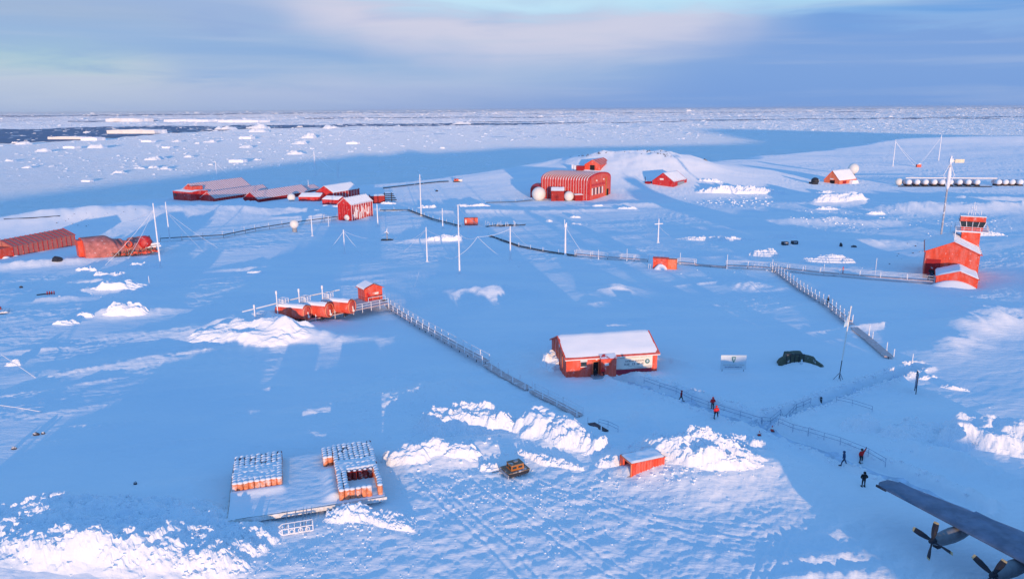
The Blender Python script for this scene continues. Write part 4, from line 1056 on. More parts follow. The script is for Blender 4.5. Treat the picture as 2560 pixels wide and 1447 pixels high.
b = MB(); b.box((0, 0, 1.2), (3.6, 2.4, 2.4)); b.build("box_body", ORED, t); b = MB(); b.prism([(-2, 2.4), (2, 2.4), (0, 3.3)], -1.3, 1.3, 'y'); b.build("snow_cap", ROOFSNOW, t)
t, h_, r_ = mast(2352, 592, 398, "very tall mast with a wind vane box on top beside the control tower", 2.4, name="wind_vane_mast", m=mat("grey_frosted_pole", (.34, .36, .42), .6, frost=.35), taper=.9)
b = MB(); b.bar((0, 0, h_*.93), (0, 0, h_*1.04), .35, 8); b.box((.1, 0, h_*.98), (1.3, .8, 1.4)); b.build("head", FROST, t)
b = MB(); b.box((3.2, 0, h_*.975), (3.4, .5, 1.3)); b.box((1.2, 0, h_*.975), (1.2, .2, .3)); b.build("vane", mat("cream_vane", (.80, .74, .58), .6), t)
b = MB()
for sx in (-1, 1): b.bar((0, 0, h_*.95), (sx*2.0, 0, h_*.80), .12); b.bar((sx*2.0, 0, h_*.80), (sx*.2, 0, h_*.62), .10)
b.build("strut", FROST, t)
b = MB(); b.lathe([(.35, h_*.62), (.75, h_*.66), (.55, h_*.72), (.8, h_*.8), (.45, h_*.9)], n=10); b.build("frost_collar", FROST, t)
# antenna wires strung between the central masts
def span(label, pts, rpx=.45):
    W = []
    for (px, py, P) in pts: W.append(P)
    o = W[0].copy(); t_ = MB()
    pts_ = []
    for a, b_ in zip(W[:-1], W[1:]):
        for i in range(8): q = a.lerp(b_, i/8); q.z -= 4*(i/8)*(1-i/8)*.06*(b_-a).length; pts_.append(q-o)
    pts_.append(W[-1]-o); t_.rope(pts_, rpx*.12, 5); ob = t_.build("antenna_wire", FROST); ob.location = o; return tag(ob, label, "wire")
def atop(px, py, tp): P = G(px, py); return P+Vector((0, 0, top(P, tp)))
T1 = atop(1068, 655, 573); T2 = atop(1276, 650, 572); T3 = atop(1149, 685, 583); C1 = atop(1195, 655, 592); T0 = atop(862, 635, 577); TW = atop(968, 605, 590)
span("frosted wire from the left short mast across to the tall central mast", [(0, 0, T1), (0, 0, T3)])
span("frosted wire from the tall central mast to the right short mast", [(0, 0, T3), (0, 0, C1), (0, 0, T2)])
span("thick frosted cable sagging to the snow in front of the tall central mast", [(0, 0, C1), (0, 0, atop(1150, 668, 637)), (0, 0, atop(1112, 652, 642))], .6)
span("frosted cable running down right from the wire crossing", [(0, 0, C1), (0, 0, G(1300, 668))])
span("long frosted wire between the guyed pole and the left short mast", [(0, 0, T0), (0, 0, TW), (0, 0, T1)])
span("leaning frosted wire on the left of the tall central mast", [(0, 0, atop(1085, 600, 592)), (0, 0, G(1115, 655))], .4)
span("thin frosted V-shaped wire left below the tall central mast", [(0, 0, atop(1048, 700, 680)), (0, 0, G(1032, 720))], .4)
P = G(968, 601); t = thing("wind_turbine", "small frosted wind turbine on a dark frame", "turbine", tuple(P), 0)
h_ = top(P, 570); b = MB(); b.bar((0, 0, 0), (0, 0, h_*.7), .22, 8); b.build("tower", GREYM, t)
b = MB()
for i in range(3): a = i*2.1+1.4; b.bar((0, -.2, h_*.72), (1.5*math.cos(a)*.7, -.2, h_*.72+1.5*math.sin(a)*.9), .22, 5, .08)
b.build("blade", FROST, t); b = MB(); b.box((0, 0, .25), (4.4, 2.2, .3)); b.build("base_frame", DARK, t)

# ------------------------------------------------------------------ raised walkways
def walkway(label, pts, hgt=.8, wd=1.5, post_every=2.6, ph=1.15, left=True, right=True, rail=True, dark_legs=True, name="walkway", deckm=None, postm=None, step_posts=None, pr=.07, skip=None):
    W = [G(*p)+Vector((0, 0, hgt)) for p in pts]; o = W[0].copy(); o.z -= hgt
    t_ = thing(name, label, "walkway", tuple(o), 0)
    deck = MB(); rails = {1: [], -1: []}; posts = []; legs = []
    for a, b_ in zip(W[:-1], W[1:]):
        d = b_-a; n = Vector((-d.y, d.x, 0)).normalized()*wd/2; L_ = math.hypot(d.x, d.y)
        A0, B0 = a-o, b_-o; th_ = Vector((0, 0, .16))
        vs = [A0-n-th_, A0+n-th_, B0+n-th_, B0-n-th_, A0-n, A0+n, B0+n, B0-n]
        deck.add(vs, [(0, 3, 2, 1), (4, 5, 6, 7), (0, 1, 5, 4), (1, 2, 6, 5), (2, 3, 7, 6), (3, 0, 4, 7)])
        k_ = max(1, int(round(L_/post_every)))
        for i in range(k_+(1 if b_ is W[-1] else 0)):
            q = A0.lerp(B0, i/k_)
            for s_, on in ((1, left), (-1, right)):
                if on: posts.append((q+n*s_*.96, s_))
            legs.append(q)
        for s_ in (1, -1): rails[s_] += [A0+n*s_*.96, B0+n*s_*.96]
    deck.build("deck", deckm or DECK, t_)
    pm = MB(); pm.bar((0, 0, -.1), (0, 0, ph), pr*1.15, 5); pme = pm.mesh("post", postm or FROST)
    for q, s_ in posts[:100]:
        o2 = bpy.data.objects.new("post", pme); COL.objects.link(o2); o2.parent = t_; o2.location = q
        o2.scale = (1, 1, 1)
    if rail:
        for s_, on in ((1, left), (-1, right)):
            if not on: continue
            for zz_, nm in ((ph, "handrail"), (ph*.5, "mid_rail")):
                r_ = MB(); r_.rope([q+Vector((0, 0, zz_)) for q in rails[s_]], pr*.8, 5); r_.build(nm, postm or FROST, t_)
    if dark_legs:
        lm = MB(); lm.bar((-.1, 0, -hgt-1.2), (-.1, 0, -.1), .07, 5); lme = lm.mesh("support_leg", DARK)
        for q in legs[:100]:
            o2 = bpy.data.objects.new("support_leg", lme); COL.objects.link(o2); o2.parent = t_; o2.location = q
    return t_
walkway("raised walkway with white railings running from the tank hut down to the right", [(970, 772), (1050, 822), (1130, 868), (1215, 915)], .9, 1.5, 3.0)
walkway("middle stretch of the diagonal walkway, with bare white posts and a reddish deck", [(1215, 915), (1262, 945), (1322, 977)], .5, 1.4, 4.4, 1.1, rail=False)
walkway("lower stretch of the diagonal walkway, sunk in the snow, with scattered white posts", [(1330, 980), (1400, 1015), (1450, 1042)], .3, 1.2, 4.0, 1.0)
walkway("last buried end of the diagonal walkway above the snow heaps", [(1478, 1058), (1512, 1078)], .12, 1.1, 5, .9, left=False, right=True, rail=False, dark_legs=False, deckm=DARK)
walkway("white-railed walkway section behind the twin-tube mast", [(1438, 640), (1520, 648), (1620, 655)], .8, 1.5, 5.0, 1.2)
walkway("short white-railed walkway piece right of the small orange shelter", [(1695, 660), (1738, 664)], .7, 1.5, 5.0, 1.2)
walkway("low dark walkway piece without rails right of the small orange shelter", [(1738, 664), (1815, 670)], .5, 1.4, 5.0, 1.2, left=False, right=False, rail=False)
walkway("white-railed walkway leading right up to the junction", [(1815, 670), (1870, 672), (1930, 676)], .9, 1.5, 6.0, 1.3)
walkway("long white-railed walkway from the junction to the control tower building", [(1932, 674), (2050, 688), (2200, 700), (2335, 710)], .9, 1.7, 5.2, 1.3, dark_legs=False)
walkway("white-railed walkway descending diagonally from the junction past the black-clad person", [(1932, 676), (2000, 727), (2070, 770), (2120, 812)], .9, 1.7, 3.0, 1.3)
walkway("lower unrailed part of the right diagonal walkway with a few white markers", [(2120, 812), (2170, 852), (2222, 897)], .5, 1.6, 9, 1.4, left=True, right=False, rail=False)
walkway("dark walkway on posts crossing the far slope left of the frosted hut", [(402, 604), (560, 595), (640, 578), (740, 562), (845, 548)], 1.3, 1.2, 7.0, 1.3, left=True, right=False, rail=False, deckm=DARK)
walkway("dark thin walkway descending from the village bend to the small red container", [(950, 528), (1020, 527), (1080, 550), (1150, 568)], .7, 1.1, 8.0, 1.2, left=True, right=False, rail=False, deckm=DARK)
walkway("dark thin walkway running from the central masts to the twin-tube mast", [(1225, 592), (1300, 618), (1360, 630), (1440, 642)], .5, 1.1, 7.0, 1.2, left=False, right=True, rail=False, deckm=DARK, dark_legs=False)
walkway("dark low walkway leading left from the big hangar's left foot", [(1215, 508), (1290, 506), (1330, 502)], .5, 1.1, 7.0, 1.2, left=True, right=False, rail=False, deckm=DARK, dark_legs=False)
def pole_line(label, pts, r=.16, name="pipeline", z=.5, m=DARK, cat="pipe"):
    W = [G(*p)+Vector((0, 0, z)) for p in pts]; o = W[0]; b = MB(); b.rope([q-o for q in W], r, 6)
    ob = b.build(name, m); ob.location = o; return tag(ob, label, cat)
pole_line("long thin dark pipeline crossing the rim behind the guyed mast", [(958, 473), (1010, 467), (1060, 461), (1100, 457), (1122, 456)], .35, z=.7)
pole_line("thin dark line of cable on the far left slope", [(10, 549), (80, 546), (150, 541)], .2, name="cable", z=.2, cat="cable")
pole_line("straight frosted stick lying on the snow at the left edge", [(0, 1014), (50, 1021), (106, 1031)], .06, name="lying_pole", m=FROST, z=.12, cat="pole")
W = [atop(8, 910, 886), G(90, 944)]; b = MB(); b.rope([(0, 0, 0), tuple(W[1]-W[0])], .07, 6); ob = b.build("leaning_pole", FROST); ob.location = W[0]; tag(ob, "frosted stick leaning across a snow lump at the left edge", "pole")

def marker(px, py, tp, label, r=.08, m=None): return mast(px, py, tp, label, r/mpp(G(px, py)), name="marker_post", cat="post", taper=1.0)
marker(2216, 880, 855, "white marker post at the lower end of the right diagonal walkway")
marker(2280, 909, 884, "last white marker post beyond the right diagonal walkway")
marker(2172, 838, 812, "white marker post halfway down the right diagonal walkway")
marker(2187, 693, 645, "tall white post on the long walkway near the tower building")
marker(2059, 686, 660, "white post on the long walkway left of the red-clad person")
marker(1930, 680, 648, "white post standing at the walkway junction")
marker(1817, 672, 636, "white post at the left end of the walkway leading to the junction")
marker(1700, 660, 632, "white post beside the small orange shelter")
marker(1567, 652, 622, "white post on the walkway section behind the twin-tube mast")
marker(1496, 648, 624, "white post nearer the twin-tube mast on the same walkway")
marker(2069, 770, 737, "tall white post beside the black-clad person on the walkway")
marker(374, 715, 690, "tiny white stake in the snow below the wrecked hut")

# ------------------------------------------------------------------ small red containers / shelters
P = G(1162, 564); Q = G(1195, 563); rz, L_ = frame(P, Q); h_ = top(P, 547)
t = thing("red_container", "small red container beside the dark walkway behind the tall mast", "container", tuple(P), rz)
b = MB(); b.box((L_/2, 1.4, h_/2+.2), (L_, 2.6, h_)); b.build("container_body", ORED, t)
for x in (.4, L_-.4): b = MB(); b.box((x, 1.4, .0), (.3, 2.4, .5)); b.build("skid", DARK, t)
b = MB(); b.box((.5, -.02, h_*.6), (.5, .1, h_*.5)); b.build("door", WHITE, t)
P = G(1141, 455); t = thing("tracked_vehicle", "tiny red and white vehicle on the far rim at the end of the pipeline", "vehicle", tuple(P), 0)
b = MB(); b.box((0, 0, 1.4), (3.2, 2.4, 1.6)); b.build("cab", ORED, t); b = MB(); b.box((.2, 0, .4), (4.6, 2.6, .8)); b.build("tracks", DARK, t); b = MB(); b.box((2.9, 0, 1.2), (2.6, 2.2, 1.2)); b.build("cargo_bed", WHITE, t)
b = MB(); b.box((-.6, -1.22, 1.7), (1.2, .08, .6)); b.build("window", GLASS, t)
t, L_, h_ = gable("shelter", "small orange shelter with a snow-blocked front on the walkway", (1632, 671), (1668, 673), 2.6, 647, .25, 'x', ORED, roofmat=ORED, over=.15, cat="shelter")
b = MB(); b.prism([(L_+.02, 0), (L_+2.6, 0), (L_+2.6, h_), (L_+.02, h_)], .3, 2.4, 'y'); b.build("side_bay", ORANGE, t)
n = 12; UU, VV = np.meshgrid(np.linspace(0, L_, 20), np.linspace(-2.2, .1, n), indexing='ij')
grid_obj("snow_plug", UU, VV, -.2+h_*.62*np.clip(1-((UU-L_*.55)/(L_*.5))**2, 0, 1)*np.clip((VV+2.2)/1.4, 0, 1)*(1+.2*fbm(UU, VV, 3, 5)), ROOFSNOW, t)
b = MB()
for x in (-1.2, -.6): b.bar((x, -.4, -.2), (x, -.4, 1.3), .06, 5)
b.bar((-1.4, -.4, 1.25), (-.4, -.4, 1.25), .06, 5); b.build("front_rail", FROST, t)
# open ended red container on the apron
A = G(1578, 1192); B = G(1636, 1166); rz, L_ = frame(A, B); L_ = 4.6; hh = top(A, 1160)
t = thing("open_container", "small orange-red container with one open end full of snow", "container", tuple(A), rz)
W_ = 2.5; b = MB()
b.box((L_/2, .06, hh/2), (L_, .1, hh)); b.box((L_/2, W_, hh/2), (L_, .1, hh)); b.box((L_-.05, W_/2, hh/2), (.1, W_-.1, hh)); b.box((L_/2, W_/2, .05), (L_, W_-.1, .1))
b.build("shell", ORED, t)
b = MB(); b.box((L_/2, W_/2, hh+.04), (L_+.1, W_+.16, .1)); b.build("roof", ORED, t)
b = MB()
for i in range(12): b.box((.2+i*(L_-.4)/11, -.03, hh/2), (.12, .08, hh-.2))
b.build("corrugation", ORED, t)
b = MB(); b.box((.0, .06, hh/2), (.16, .16, hh+.1)); b.box((0, W_, hh/2), (.16, .16, hh+.1)); b.box((0, W_/2, hh), (.16, W_, .2)); b.build("end_frame", ORANGE, t)
b = MB(); b.prism([(-.1, hh-.05), (-.1, hh*.45), (.15, hh*.45), (.15, hh-.05)], W_*.72, W_+.02, 'y'); b.build("door_leaf", ORED, t)
UU, VV = np.meshgrid(np.linspace(-.9, L_*.7, 26), np.linspace(.1, W_-.1, 14), indexing='ij')
grid_obj("snow_fill", UU, VV, -.3+(hh*.78)*np.clip((UU+.9)/1.1, 0, 1)**.6*(.8+.3*fbm(UU*1.5, VV*1.5, 3, 4))*np.clip(1-np.abs(VV-W_/2)/(W_*.75), 0, 1)**.4, HEAP, t)
UU, VV = np.meshgrid(np.linspace(-.02, L_+.02, 24), np.linspace(-.02, W_+.02, 14), indexing='ij')
ed = np.minimum(np.minimum(UU+.02, L_+.02-UU), np.minimum(VV+.02, W_+.02-VV))
grid_obj("roof_snow", UU, VV, hh+.08+.16*np.clip(ed/.2, 0, 1)**.5*(1+.5*fbm(UU, VV, 3, 6)), ROOFSNOW, t)
UU, VV = np.meshgrid(np.linspace(.8, L_+1.6, 26), np.linspace(-1.5, -.1, 12), indexing='ij')
grid_obj("skirt_snow", UU, VV, -.25+.55*np.clip(1-((UU-3.2)/2.4)**2-((VV+.8)/.7)**2, 0, 1)**.5, HEAP, t)

# ------------------------------------------------------------------ control tower complex
TR = -.50
P0 = G(2338, 713); Lf = 104*mpp(P0)*.857; zb = P0.z
tf = thing("tower_annex", "low orange-red front hut of the tower building, its roof deep in snow", "hut", tuple(P0), TR)
ca, sa = math.cos(TR), math.sin(TR)
def loc(x, y): return (P0.x+x*ca-y*sa, P0.y+x*sa+y*ca)
def simple_gable(t, W, D, h, hr, apx, snow, wall=ORED, over=.3):
    """front gable with its ridge running back at x=apx"""
    b = MB(); b.prism([(0, -1), (W, -1), (W, h), (apx, h+hr), (0, h)], 0, D, 'y'); b.build("wall", wall, t)
    b = MB(); sl, sr_2 = hr/apx, hr/(W-apx)
    b.prism([(-over, h-over*sl+.02), (apx, h+hr+.02), (apx, h+hr+.24), (-over, h-over*sl+.24)], -over, D+over, 'y')
    b.prism([(apx, h+hr+.02), (W+over, h-over*sr_2+.02), (W+over, h-over*sr_2+.24), (apx, h+hr+.24)], -over, D+over, 'y'); b.build("roof", wall, t)
    UU, VV = np.meshgrid(np.linspace(-over*.6, W+over*.6, 27), np.linspace(-over*.7, D+over*.7, 27), indexing='ij')
    base = np.where(UU < apx, h+hr-(apx-UU)*sl, h+hr-(UU-apx)*sr_2)+.24
    ed = np.minimum(np.minimum(UU+over*.6, W+over*.6-UU), np.minimum(VV+over*.7, D+over*.7-VV))
    grid_obj("roof_snow", UU, VV, base-.02+snow*np.clip(ed/.4, 0, 1)**.5*(.8+.5*fbm(UU/2, VV/2, 3, 3)), ROOFSNOW, t)
h1 = top(P0, 691)
m1 = Vector((*loc(Lf*.55, 0), zb)); hr1 = max(.8, top(m1, 680)-h1)
bk = Vector((*loc(Lf*.55, 9), zb))
simple_gable(tf, Lf, 9, h1, hr1, Lf*.55, .4)
UU, VV = np.meshgrid(np.linspace(-1, Lf, 24), np.linspace(-3.0, .1, 12), indexing='ij')
grid_obj("snow_bank", UU, VV, -.4+h1*.9*np.clip(1-((UU-Lf*.45)/(Lf*.62))**2, 0, 1)*np.clip((VV+3.0)/2.4, 0, 1), ROOFSNOW, tf)
x0, y0 = loc(-2.9, 9.6); Pm = Vector((x0, y0, zb)); tt = thing("tower_building", "larger orange-red gabled building behind the front hut, under the control tower", "building", (x0, y0, zb), TR)
Wm = 134*mpp(Pm)*.857; hm = top(Pm, 628); ma = Vector((*loc(-2.9+Wm*.5, 9.6), zb)); hrm = top(ma, 606)-hm
simple_gable(tt, Wm, 19, hm, hrm, Wm*.5, .3, over=.5)
opening(tt, "wall_shade_panel", .3, Wm*.3, .1, hm*.72, DRED, y=-.08)  # dark red sheet: cast shade on the gable wall put into colour
opening(tt, "door", 1.2, 2.6, 0, 2.2, DARK, y=-.16)
b = MB()
for i in range(7): b.bar((Wm*.52, 1+i*2.8, hm+hrm+.5), (Wm+.4, 1+i*2.8, hm+.42), .09, 4)
b.build("roof_battens", FROST, tt)
b = MB(); b.bar((Wm*.5, 1.0, hm+hrm-.6), (Wm*.5, 1.0, hm+hrm+3.6), .12, 5); b.build("vent_pipe", FROST, tt)
b = MB(); b.bar((Wm*.46, 18.0, hm+hrm-.6), (Wm*.46, 18.0, hm+hrm+2.6), .10, 5); b.build("vent_pipe", FROST, tt)
# the tower
xt, yt = loc(-2.9+Wm*.84, 9.6+14)
tw = thing("control_tower", "square orange-red control tower with a glazed cab and a railed gallery", "control tower", (xt, yt, zb), TR)
Pq = Vector((xt, yt, zb)); zc = top(Pq, 575); zt = top(Pq, 540); s2 = 24*mpp(Pq)
b = MB(); b.box((0, 0, (zc-1)/2), (s2*2-1.0, s2*2-1.0, zc+1)); b.build("shaft", ORED, tw)
b = MB(); b.box((0, 0, zc), (s2*2+2.4, s2*2+2.4, .35)); b.build("gallery", FROST, tw)
b = MB(); g_ = s2+1.15
for i in range(5):
    for sx, sy in ((1, 0), (-1, 0), (0, 1), (0, -1)):
        k_ = -g_+2*g_*i/4; x, y = (sx*g_, k_) if sx else (k_, sy*g_)
        b.bar((x, y, zc+.1), (x, y, zc+1.3), .06, 4)
for zz_ in (.75, 1.3):
    for a_, c_ in (((-g_, -g_), (g_, -g_)), ((g_, -g_), (g_, g_)), ((g_, g_), (-g_, g_)), ((-g_, g_), (-g_, -g_))): b.bar((*a_, zc+zz_), (*c_, zc+zz_), .05, 4)
b.build("gallery_rail", FROST, tw)
hcab = zt-zc; cb_ = MB(); cb_.add([(sx*s2*.92, sy*s2*.92, zc+.18) for sx, sy in ((-1, -1), (1, -1), (1, 1), (-1, 1))]+[(sx*s2*1.0, sy*s2*1.0, zc+hcab*.32) for sx, sy in ((-1, -1), (1, -1), (1, 1), (-1, 1))],
    [(0, 3, 2, 1), (0, 1, 5, 4), (1, 2, 6, 5), (2, 3, 7, 6), (3, 0, 4, 7), (4, 5, 6, 7)]); cb_.build("cab_base", ORED, tw)
z0_, z1_ = zc+hcab*.33, zc+hcab*.68
cb_ = MB(); cb_.add([(sx*s2*.98, sy*s2*.98, z0_) for sx, sy in ((-1, -1), (1, -1), (1, 1), (-1, 1))]+[(sx*s2*1.14, sy*s2*1.14, z1_) for sx, sy in ((-1, -1), (1, -1), (1, 1), (-1, 1))],
    [(0, 3, 2, 1), (0, 1, 5, 4), (1, 2, 6, 5), (2, 3, 7, 6), (3, 0, 4, 7), (4, 5, 6, 7)]); cg = cb_.build("cab_glazing", GLASS, tw)
b = MB()
for i in range(5):
    k_ = -1+2*i/4
    for sx, sy in ((0, -1), (-1, 0), (1, 0)):
        p0 = (sx*s2*1.0 if sx else k_*s2*.98, sy*s2*1.0 if sy else k_*s2*.98, z0_); p1 = (sx*s2*1.16 if sx else k_*s2*1.14, sy*s2*1.16 if sy else k_*s2*1.14, z1_); b.bar(p0, p1, .09, 4)
b.build("mullion", FROST, cg)
b = MB(); b.box((0, 0, (z1_+zt)/2+.06), (s2*2.2, s2*2.2, zt-z1_)); b.build("cab_roof", ORED, tw)
b = MB(); b.box((0, 0, zt+.2), (s2*2.26, s2*2.26, .25)); b.build("roof_edge", FROST, tw)
b = MB()
for x, y, h__ in ((0, 0, 3.6), (.5, .4, 2.6), (-1.2, -.6, 1.4), (1.9, .3, 1.2), (-.4, .9, 2.2)): b.bar((x, y, zt+.2), (x, y, zt+.3+h__), .09, 5)
for a in range(4): b.bar((0, 0, zt+2.2), (1.6*math.cos(a*1.57), 1.6*math.sin(a*1.57), zt+.3), .05, 4)
b.build("roof_aerials", FROST, tw)
# row of snow-capped tanks on the right rim
P = G(2245, 462); radome("round_tank", "round snow-white tank at the left end of the long tank row", 2246, 463, 9, 0)
proto = None
xs = [2272, 2293, 2314, 2336, 2356, 2376, 2399, 2421, 2443, 2497, 2514, 2531, 2551]
for i, px in enumerate(xs):
    P = G(px, 465); lab = "snow-capped tank of the long row under the far right rim, left of its gap" if i < 9 else "snow-capped tank of the short group at the right edge, right of the gap"
    grp = "tanks in the far row"
    if proto is None:
        proto = thing("storage_tank", lab, "tank", tuple(P), 0, grp); r_ = 6.3*mpp(P)
        b = MB(); b.lathe([(.01, 0), (r_*.7, .1), (r_, .7), (r_, 6.0), (r_*.7, 6.6), (.01, 6.7)], (0, 0, r_+.5), 16, 'y'); b.build("tank_body", mat("frosted_tank", (.66, .36, .32), .6, frost=.55), proto)
        b = MB(); b.ball((0, .6, r_*1.2+.5), r_*1.1, 14, .95, -50); b.build("snow_cap", ROOFSNOW, proto)
        b = MB(); b.box((0, 2, .4), (r_*1.8, 5, .8)); b.build("cradle", DARK, proto)
    else: dup(proto, tuple(P), None, lab)
pole_line("dark pipe beam running below the long row of tanks", [(2245, 467), (2350, 467), (2480, 468)], .35, name="pipe_beam", z=.3)
pole_line("frosted pipe running above the far row of tanks", [(2262, 462), (2350, 462), (2490, 463)], .5, name="snowed_pipe", z=4.6, m=FROST)
# ------------------------------------------------------------------ fuel tank platform in the middle
A = G(790, 803); B = G(972, 781); rz, L_ = frame(A, B)
pf = thing("tank_platform", "railed platform carrying the fuel tanks and the small red pump hut", "platform", tuple(A+Vector((0, 0, 0))), rz)
PZ = .55
b = MB(); b.box((L_/2-3, 4.2, PZ), (L_+6, 8.6, .16)); b.build("deck", DECK, pf)
pm = MB(); pm.bar((0, 0, -.9), (0, 0, 1.2), .07, 5); pme = pm.mesh("rail_post", FROST)
for i in range(9):
    o2 = bpy.data.objects.new("rail_post", pme); COL.objects.link(o2); o2.parent = pf; o2.location = (L_*i/8, 0, PZ)
for z_ in (.6, 1.15):
    b = MB(); b.bar((0, 0, PZ+z_), (L_, 0, PZ+z_), .06, 5); b.build("handrail", FROST, pf)
ca, sa = math.cos(rz), math.sin(rz)
def pl(x, y, z=0): return (A.x+x*ca-y*sa, A.y+x*sa+y*ca, A.z+z)
S_ = mpp(A)
def tank(label, px, py, buried=False):
    """px,py = centre of the near round end"""
    Pq = atz(px, py, A.z+PZ+1.75); r_ = 18.5*S_
    t = thing("fuel_tank", label, "fuel tank", (Pq.x, Pq.y, A.z+PZ), math.radians(28)+rz, "fuel tanks on the platform")
    ln = 7.0
    if not buried:
        b = MB(); b.lathe([(.02, -.1), (r_*.6, -.05), (r_*.93, .12), (r_, .4), (r_, ln-.4), (r_*.9, ln), (.02, ln+.1)], (0, 0, r_+.15), 30, 'y'); b.build("tank_shell", ORED, t)
        b = MB(); b.lathe([(r_*.86, 0), (r_*.86, -.16), (r_*.97, -.16), (r_*.97, .1)], (0, -.02, r_+.15), 30, 'y'); b.build("end_rim", ORANGE, t)
        UU, VV = np.meshgrid(np.linspace(.25, ln-.2, 22), np.linspace(-46, 50, 18), indexing='ij')
        rr2 = r_+.03+.10*(1+fbm(UU, VV/25, 3, int(px)))*np.clip(np.minimum(VV+46, 50-VV)/12, 0, 1)
        grid_obj("snow_cover", rr2*np.sin(np.radians(VV)), UU, r_+.15+rr2*np.cos(np.radians(VV)), ROOFSNOW, t)
        b = MB(); b.bar((.0, -.25, r_-.6), (.0, -.15, r_+.3), .14, 6); b.ball((.0, -.3, r_-.7), .3, 8); b.build("valve", WHITE, t)
        for yy in (1.2, ln-1.4): b = MB(); b.box((0, yy, .1), (r_*1.7, .4, .6)); b.build("saddle", DARK, t)
    zt_ = 2*r_+.3 if not buried else 1.2
    b = MB(); y0 = ln-1.9
    for x in (-.9, 0, .9):
        for y in (y0, y0+1.5): b.bar((x, y, zt_-.6), (x, y, zt_+.9), .07, 4)
    for z_ in (zt_+.35, zt_+.85):
        for p, q in (((-.9, y0), (.9, y0)), ((.9, y0), (.9, y0+1.5)), ((.9, y0+1.5), (-.9, y0+1.5)), ((-.9, y0+1.5), (-.9, y0))): b.bar((*p, z_), (*q, z_), .07, 4)
    b.build("hatch_rail", FROST, t)
    b = MB(); b.box((0, y0+.75, zt_-.1), (2.0, 1.7, .14)); b.build("hatch_platform", FROST, t)
    b = MB(); b.ball((0, y0+.7, zt_+.25), .42, 10); b.build("manhole_lid", FROST, t)
    b = MB(); b.bar((-1.6, y0+1.0, .2), (-1.6, y0+1.0, zt_+2.6), .13, 6); b.bar((-1.6, y0+1.0, zt_+2.2), (-1.6, y0+1.0, zt_+2.9), .22, 6); b.build("vent_pipe", FROST, t)
    return t
tank("leftmost of the three fuel tanks with visible red ends", 768, 781)
tank("middle fuel tank, with a splash of snow over its red end", 823, 775)
tank("rightmost fuel tank, clean red end, next to the pump hut", 880, 766)
tank("buried fuel tank showing only its frosted hatch, left of the red-ended ones", 712, 790, True)
W = [pl(-13, 6.2, 3.4), pl(0, 6.8, 3.9), pl(10, 7.0, 3.9)]; o = Vector(W[0]); b = MB(); b.rope([Vector(q)-o for q in W], .14, 6); ob = b.build("feed_pipe", FROST); ob.location = o; tag(ob, "long frosted pipe running behind the fuel tank tops", "pipe")
P = G(915, 778); Q = G(968, 774)
t = thing("pump_hut", "little red hut with a snow roof at the right end of the tank platform", "hut", (P.x, P.y, A.z+PZ), rz-math.radians(8))
Lh = 4.4; Hh_ = 3.1
b = MB(); b.prism([(0, -.3), (Lh, -.3), (Lh, Hh_-.3), (Lh/2, Hh_+.55), (0, Hh_-.3)], .2, 4.0, 'y'); b.build("wall", ORED, t)
b = MB(); s_ = .85/(Lh/2)
b.prism([(-.35, Hh_-.3-.35*s_), (Lh/2, Hh_+.58), (Lh/2, Hh_+.72), (-.35, Hh_-.16-.35*s_)], -.1, 4.4, 'y'); b.prism([(Lh/2, Hh_+.58), (Lh+.35, Hh_-.3-.35*s_), (Lh+.35, Hh_-.16-.35*s_), (Lh/2, Hh_+.72)], -.1, 4.4, 'y'); b.build("roof", ORED, t)
UU, VV = np.meshgrid(np.linspace(-.05, 4.3, 14), np.linspace(-.3, Lh*.62, 16), indexing='ij')
grid_obj("roof_snow", VV[:, ::-1], UU[:, ::-1], (Hh_+.74-np.abs(VV-Lh/2)*s_+.22*np.clip(np.minimum(VV+.3, Lh*.62-VV)/.3, 0, 1)**.5)[:, ::-1], ROOFSNOW, t)
b = MB(); b.box((2.9, .14, 1.6), (1.0, .08, .5)); b.build("name_plate", WHITE, t)
b = MB(); b.box((Lh*.2, .1, 1.0), (.9, .12, 1.9)); b.build("door", RED, t)
for i, x in enumerate((.3, Lh+.1)): b = MB(); b.bar((x, -1.0, -.4), (x, -1.0, 1.1), .07, 5); b.build("porch_post", FROST, t)
b = MB(); b.bar((.3, -1.0, 1.05), (Lh+.1, -1.0, 1.05), .06, 5); b.build("porch_rail", FROST, t)
b = MB(); b.box((Lh*.5, -.5, -.18), (Lh+1, 1.6, .12)); b.build("porch_deck", WOODY, t)

# ------------------------------------------------------------------ drum platform with upright fuel drums
C0 = atz(568, 1308, .55); C1 = atz(965, 1246, .55); rz, DL = frame(C0, C1); DD = 13.6
zg = max(gz(C0.x, C0.y), gz(C1.x, C1.y), 0); ZP = .80
pf = thing("drum_platform", "large square snow-dusted deck at the lower left carrying stacks of fuel drums", "platform", (C0.x, C0.y, 0), rz)
b = MB(); b.box((DL/2, DD/2, ZP-.12), (DL, DD, .24)); b.build("deck", mat("snowy_planks", (.34, .30, .30), .8, frost=.75), pf)
UU, VV = np.meshgrid(np.linspace(.06, DL-.06, 90), np.linspace(.06, DD-.06, 74), indexing='ij')
ed = np.minimum(np.minimum(UU, DL-UU), np.minimum(VV, DD-VV))
ZZ = ZP+.015+.05*np.clip(ed/.3, 0, 1)+.05*(fbm(UU/1.2, VV/.7, 4, 3)+.3)+.03*np.abs(fbm(UU*2.1, VV*2.1, 2, 9))
ZZ = ZZ+.5*np.exp(-((VV-(5.4+.22*UU*.0))/.8)**2)*sst(UU, -.5, .3)*(1-sst(UU, 5.6, 6.4))*.75
ZZ = ZZ+.55*np.exp(-((UU-(11.2))/.9)**2)*sst(VV, .5, 1.6)*(1-sst(VV, 7.5, 9))
grid_obj("deck_snow", UU, VV, ZZ, snow_mat("crusty_snow", .5, .5), pf, smooth=True)
